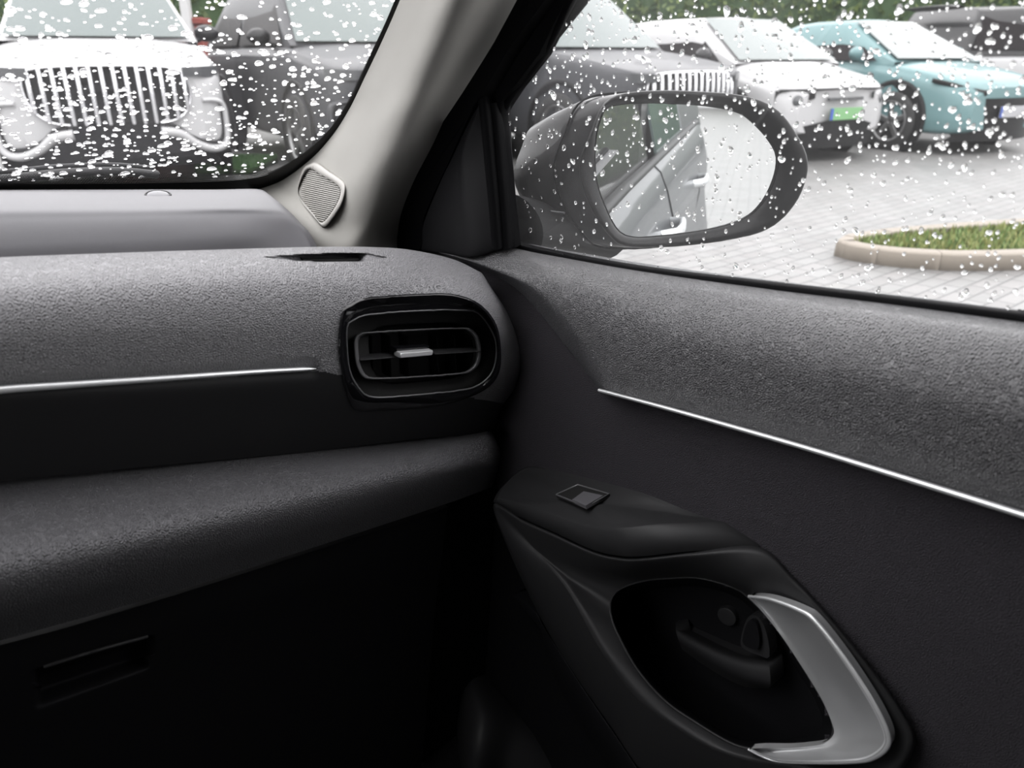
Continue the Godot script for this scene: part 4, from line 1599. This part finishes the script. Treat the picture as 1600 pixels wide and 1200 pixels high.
func far_car() -> void:
	var o := car_root("white_car", "white car with dark windows side-on behind the teal one", 11.3, 15.0, 104.0)
	car_body(o, [[0.0, .74, .42, .9, 1.0], [-.1, .87, .36, .96, 1.05], [-.5, .95, .31, 1.02, 1.1], [-1.3, .95, .30, 1.08, 1.18], [-4.3, .94, .32, 1.12, 1.18], [-4.7, .85, .5, 1.0, 1.1]], M.paint_white)
	car_cabin(o, {"z0": -1.2, "z1": -1.9, "z2": -4.35, "z3": -4.62, "belt": 1.2, "roof": 1.84, "wb": .92, "wr": .76}, M.paint_black, M.car_glass, M.car_glass_dark)
	wheels(o, .95, -.95, -3.75, .37, M.car_black)
	var g := Geo.new()
	g.sweep(PackedVector3Array([Vector3(0, 1.82, -4.5), Vector3(0, 1.86, -4.6), Vector3(0, 1.84, -4.7)]), Vector3.UP, .6, .02, 10)
	part("roof_spoiler", g, M.paint_black, o)


# ---------------------------------------------------------------- kerbed island
func kerb_island() -> void:
	var y := .10
	var near := v3([1309, 374, 0, 1325, 379, 0, 1345, 383, 0, 1395, 390, 0, 1450, 394, 0, 1510, 396.5, 0, 1600, 395, 0, 1700, 391, 0, 1850, 384, 0])
	var far := v3([1309, 373, 0, 1318, 367, 0, 1340, 362.5, 0, 1385, 357, 0, 1450, 351.5, 0, 1520, 346, 0, 1600, 341, 0, 1700, 334, 0, 1850, 325, 0])
	var t := thing("kerb_island", "stone kerbed planting island with yellowed grass on the paving", "kerb", at(1500, 375, "y", 0.0))
	var outer := PackedVector3Array()
	for k in range(40, -1, -1):
		var s := along(near, k / 40.0)
		outer.append(at(s.x, s.y, "y", y))
	for k in range(1, 41):
		var s := along(far, k / 40.0)
		outer.append(at(s.x, s.y, "y", y))
	var n := outer.size()
	var poly := PackedVector2Array()
	for x in outer: poly.append(Vector2(x.x, x.z))
	var inn_list := Geometry2D.offset_polygon(poly, -.11)
	var centre := Vector3.ZERO
	for x in outer: centre += x / n
	var inn := PackedVector3Array()
	for k in n:
		var a := outer[maxi(k - 1, 0)]
		var b := outer[mini(k + 1, n - 1)]
		var d := (b - a).normalized()
		var s := d.cross(Vector3.UP)
		if s.dot(centre - outer[k]) < 0: s = -s
		inn.append(outer[k] + s * .10)
	# stones of about 8 path steps each
	var k0 := 0
	var g: Geo
	while k0 < n - 1:
		var k1 := mini(k0 + 9, n - 1)
		var loops := []
		var jit := rng.randf_range(-.004, .004)
		for k in range(k0, k1 + 1):
			var o := outer[k] + Vector3(0, jit, 0)
			var i := inn[k] + Vector3(0, jit, 0)
			if k == k0: 
				o = o.lerp(outer[k + 1], .06)
				i = i.lerp(inn[k + 1], .06)
			var s := (i - o).normalized()
			loops.append(PackedVector3Array([Vector3(o.x, -.02, o.z) - s * .01, o - s * .005 + Vector3(0, -.015, 0), o + s * .008, i - s * .006, i + Vector3(0, -.012, 0), Vector3(i.x, -.02, i.z)]))
		g = Geo.new()
		g.loft(loops, true)
		g.fan(loops[0], true)
		part("kerb_stone", g, M.kerb, t)
		k0 = k1
	g = Geo.new()
	var flat := PackedVector2Array()
	var top := PackedVector3Array()
	for x in inn:
		flat.append(Vector2(x.x, x.z))
		top.append(Vector3(x.x, .055, x.z))
	g = slab(flat, top, Vector3(0, -.05, 0))
	part("soil", g, M.soil, t)
	# grass blades
	var xf := []
	var cols := []
	var lo := Vector2(INF, INF)
	var hi := -lo
	for x in flat:
		lo = lo.min(x)
		hi = hi.max(x)
	var tries := 0
	while xf.size() < 5000 and tries < 60000:
		tries += 1
		var q := Vector2(rng.randf_range(lo.x, hi.x), rng.randf_range(lo.y, hi.y))
		if not Geometry2D.is_point_in_polygon(q, flat): continue
		var sc := rng.randf_range(.6, 1.4)
		xf.append(Transform3D(Basis(Vector3.UP, rng.randf() * TAU) * Basis(Vector3.RIGHT, rng.randf_range(-.5, .5)) * Basis.from_scale(Vector3(sc, sc, sc)), Vector3(q.x, .055, q.y)))
		cols.append(Color(.17, .165, .04).lerp(Color(.05, .13, .02), clampf(rng.randf() * .8 + (q.x - lo.x) * .04, 0, 1)))
	leaves("grass", xf, cols, t, .006, .055)


func leaves(called: String, xf: Array, cols: Array, parent: Node, w: float, h: float) -> void:
	var g := Geo.new()
	g.quad(Vector3(-w, 0, 0), Vector3(-w * .8, h * .55, .1 * h), Vector3(w * .8, h * .55, .1 * h), Vector3(w, 0, 0))
	g.tri(Vector3(-w * .8, h * .55, .1 * h), Vector3(0, h, .3 * h), Vector3(w * .8, h * .55, .1 * h))
	var mm := MultiMesh.new()
	mm.transform_format = MultiMesh.TRANSFORM_3D
	mm.use_colors = true
	mm.mesh = g.mesh()
	mm.instance_count = xf.size()
	for k in xf.size():
		mm.set_instance_transform(k, xf[k])
		mm.set_instance_color(k, cols[k])
	var o := MultiMeshInstance3D.new()
	o.name = called
	o.multimesh = mm
	o.material_override = M.leaf
	o.position = -shift.get(parent, Vector3.ZERO)
	o.set_meta("kind", "stuff")
	parent.add_child(o, true)


# ---------------------------------------------------------------- far background
func shrub(called: String, label: String, u0: float, v0: float, u1: float, v1: float, h: float, depth: float, n: int) -> void:
	var t := thing(called, label, "hedge", plan((u0 + u1) / 2, (v0 + v1) / 2))
	var g := Geo.new()
	var a := plan(u0, v0)
	var b := plan(u1, v1)
	var d := (b - a).normalized()
	var s := d.cross(Vector3.UP)
	var nz := FastNoiseLite.new()
	nz.seed = 3
	nz.frequency = .9
	var loops := []
	for k in 41:
		var l := PackedVector3Array()
		for i in 16:
			var an := TAU * i / 16
			var p := a.lerp(b, k / 40.0) + Vector3(0, h * .48, 0)
			var dir := s * cos(an) * depth * .5 + Vector3.UP * sin(an) * h * .5
			l.append(p + dir * (.9 + .25 * nz.get_noise_3dv(p + dir)))
		loops.append(l)
	g.loft(loops, true)
	part("stems", g, M.hedge_core, t)
	var xf := []
	var cols := []
	for k in n:
		var an := rng.randf_range(-.3, PI + .3)
		var p := a.lerp(b, rng.randf()) + Vector3(0, h * .48, 0)
		var dir := s * cos(an) * depth * .5 + Vector3.UP * sin(an) * h * .5
		p += dir * (.92 + .25 * nz.get_noise_3dv(p + dir) + rng.randf_range(-.04, .1))
		xf.append(Transform3D(Basis.from_euler(Vector3(rng.randf_range(-1.4, 1.4), rng.randf() * TAU, rng.randf_range(-1, 1))) * Basis.from_scale(Vector3.ONE * rng.randf_range(.7, 1.5)), p))
		cols.append(Color(.025, .05, .012).lerp(Color(.11, .15, .035), rng.randf()))
	leaves("foliage", xf, cols, t, .035, .13)


func background() -> void:
	shrub("hedge", "green hedge running behind the parked cars at the right", 1.5, 18.0, 15.0, 18.0, 3.2, 1.6, 9000)
	shrub("hedge", "dark green hedge behind the red brick wall at the left", -14.0, 17.5, 0.0, 17.8, 3.0, 1.6, 7000)
	shrub("hedge", "hedge behind this car seen only in the wing mirror", 16.0, -22.0, 26.0, 4.0, 2.4, 1.5, 6000)
	var t := thing("brick_wall", "low red brick wall between the white and grey off-roaders", "wall", plan(-6.1, 14.2))
	var r := cam_basis.x
	var h := Vector3(r.z, 0, -r.x)
	var bs := Basis(r, Vector3.UP, -h)
	var g := Geo.new()
	g.box(plan(-6.1, 14.2, .8), Vector3(.95, .8, .15), bs, .02)
	part("masonry", g, M.brick_red, t)
	g = Geo.new()
	g.box(plan(-6.1, 14.2, 1.66), Vector3(1.0, .05, .2), bs, .02)
	part("coping", g, M.brick_red, t)
	t = thing("post", "white post standing beside the red brick wall", "post", plan(-5.35, 14.0))
	g = Geo.new()
	g.box(plan(-5.35, 14.0, 1.3), Vector3(.07, 1.3, .07), bs, .01)
	part("shaft", g, M.post_white, t)
	g = Geo.new()
	g.box(plan(-5.35, 14.0, 2.62), Vector3(.09, .03, .09), bs, .01)
	part("cap", g, M.post_white, t)
	t = thing("grass_patch", "small green lawn beside the white off-roader's front wheel", "lawn", plan(-3.0, 8.7))
	g = Geo.new()
	g.box(plan(-3.0, 8.7, .03), Vector3(.3, .03, .5), bs, .02)
	part("turf", g, M.hedge_core, t)
	var xf := []
	var cols := []
	for k in 2500:
		xf.append(Transform3D(Basis(Vector3.UP, rng.randf() * TAU) * Basis(Vector3.RIGHT, rng.randf_range(-.5, .5)), plan(-3.0 + rng.randf_range(-.3, .3), 8.7 + rng.randf_range(-.5, .5), .055)))
		cols.append(Color(.03, .09, .025).lerp(Color(.06, .14, .035), rng.randf()))
	leaves("grass", xf, cols, t, .008, .05)


# ---------------------------------------------------------------- raindrops on the outside of the glass
func drop_mesh(sd: int, flatter: float) -> ArrayMesh:
	var r := RandomNumberGenerator.new()
	r.seed = sd
	var a1 := r.randf() * TAU
	var a2 := r.randf() * TAU
	var w1 := r.randf_range(.06, .2)
	var w2 := r.randf_range(.03, .12)
	var seg := 18
	var contact := deg_to_rad(r.randf_range(66.0, 80.0) + flatter)
	var loops := []
	for k in 7:
		var f := k / 6.0
		var th := lerpf(contact, .06, f)
		var rad := sin(th) / sin(contact)
		var y := (cos(th) - cos(contact)) / sin(contact)
		var l := PackedVector3Array()
		for i in seg:
			var an := TAU * i / seg
			var o := 1.0 + w1 * cos(2.0 * an + a1) + w2 * cos(3.0 * an + a2)
			l.append(Vector3(cos(an) * rad * o, y, sin(an) * rad * o))
		loops.append(l)
	var g := Geo.new()
	g.loft(loops, true)
	g.fan(loops[0], true)
	# one closed skin with outward faces
	var c := Vector3(0, .15, 0)
	for k in range(0, g.t.size(), 3):
		var p := g.v[g.t[k]]
		var q := g.v[g.t[k + 1]]
		var s := g.v[g.t[k + 2]]
		if (s - p).cross(q - p).dot((p + q + s) / 3.0 - c) < 0:
			var x := g.t[k + 1]
			g.t[k + 1] = g.t[k + 2]
			g.t[k + 2] = x
	return g.mesh()


func raindrops() -> void:
	var meshes := []
	for k in 12: meshes.append(drop_mesh(k + 1, 0.0 if k < 6 else 4.0))
	var wind_edge := PackedVector2Array([Vector2(-60, -60), Vector2(648, -60), Vector2(618, 0), Vector2(594, 50), Vector2(560, 125), Vector2(538, 170), Vector2(508, 210), Vector2(470, 243), Vector2(425, 268), Vector2(380, 276), Vector2(-60, 284)])
	var side_edge := PackedVector2Array([Vector2(905, -60), Vector2(884, 8), Vector2(842, 92), Vector2(803, 150), Vector2(792, 170), Vector2(800, 260), Vector2(812, 384), Vector2(900, 402), Vector2(1206, 445), Vector2(1660, 500), Vector2(1660, -60)])
	for pane in 2:
		var q := WIND_Q if pane == 0 else SIDE_Q
		var n := WIND_N if pane == 0 else SIDE_N
		var up := Vector3(0, .4998, .8662) if pane == 0 else Vector3(-.2425, .9701, 0)
		var edge := wind_edge if pane == 0 else side_edge
		var list := []
		var want := 1350 if pane == 0 else 1700
		while list.size() < want:
			var p := Vector2(rng.randf_range(-60, 640), rng.randf_range(-60, 285)) if pane == 0 else Vector2(rng.randf_range(790, 1660), rng.randf_range(-60, 500))
			if not inside(edge, p): continue
			if pane == 0 and rng.randf() > .45 + .55 * clampf(p.y / 230.0, 0, 1): continue
			if pane == 1 and rng.randf() > (1.0 if p.y < 260 else .5): continue
			var s := rng.randf()
			var rad := 1.15 + 2.1 * s * s + 3.0 * pow(rng.randf(), 7.0)     # half width in picture pixels
			if pane == 0: rad *= 1.25 if p.y < 120 else 1.05
			list.append([rad, p])
		list.sort_custom(func(a, b): return a[0] > b[0])
		var xf := []
		for e in list:
			var p: Vector2 = e[1]
			var c := on_plane(p.x, p.y, q, n, .0047 if pane == 0 else .0039)
			var rad: float = e[0] * (c - EYE).length() / F
			var tilt := rng.randf_range(-.5, .7) if pane == 1 else rng.randf_range(-.25, .3)
			var side := up.cross(n).rotated(n, tilt)
			var stretch := rng.randf_range(1.0, 1.5) if pane == 1 else rng.randf_range(.45, .85)
			var lg := side.cross(n)
			xf.append(Transform3D(Basis(side * rad / sqrt(stretch), n * rad, side.cross(n) * rad * sqrt(stretch)), c))
		var what: String = "the windshield" if pane == 0 else "the passenger side window"
		var protos := []
		for m in (meshes.slice(6) if pane == 0 else meshes.slice(0, 6)):
			var o := MeshInstance3D.new()
			o.mesh = m
			o.material_override = M.water
			protos.append(o)
		for k in 150:
			var o: MeshInstance3D = protos[k % 6].duplicate()
			o.name = numbered("raindrop")
			o.transform = xf[k]
			add_child(o)
			tag(o, "clear raindrop clinging to the outside of " + what, "raindrop", "raindrops on " + what)
		for o in protos: o.free()
		var mm := MultiMesh.new()
		mm.transform_format = MultiMesh.TRANSFORM_3D
		mm.mesh = meshes[7 - 5 * pane]
		mm.instance_count = xf.size() - 150
		for k in range(150, xf.size()): mm.set_instance_transform(k - 150, xf[k])
		var mi := MultiMeshInstance3D.new()
		mi.name = numbered("rain_spatter")
		mi.multimesh = mm
		mi.material_override = M.water
		add_child(mi)
		tag(mi, "fine spatter of small raindrops all over " + what, "raindrops", "", "stuff")
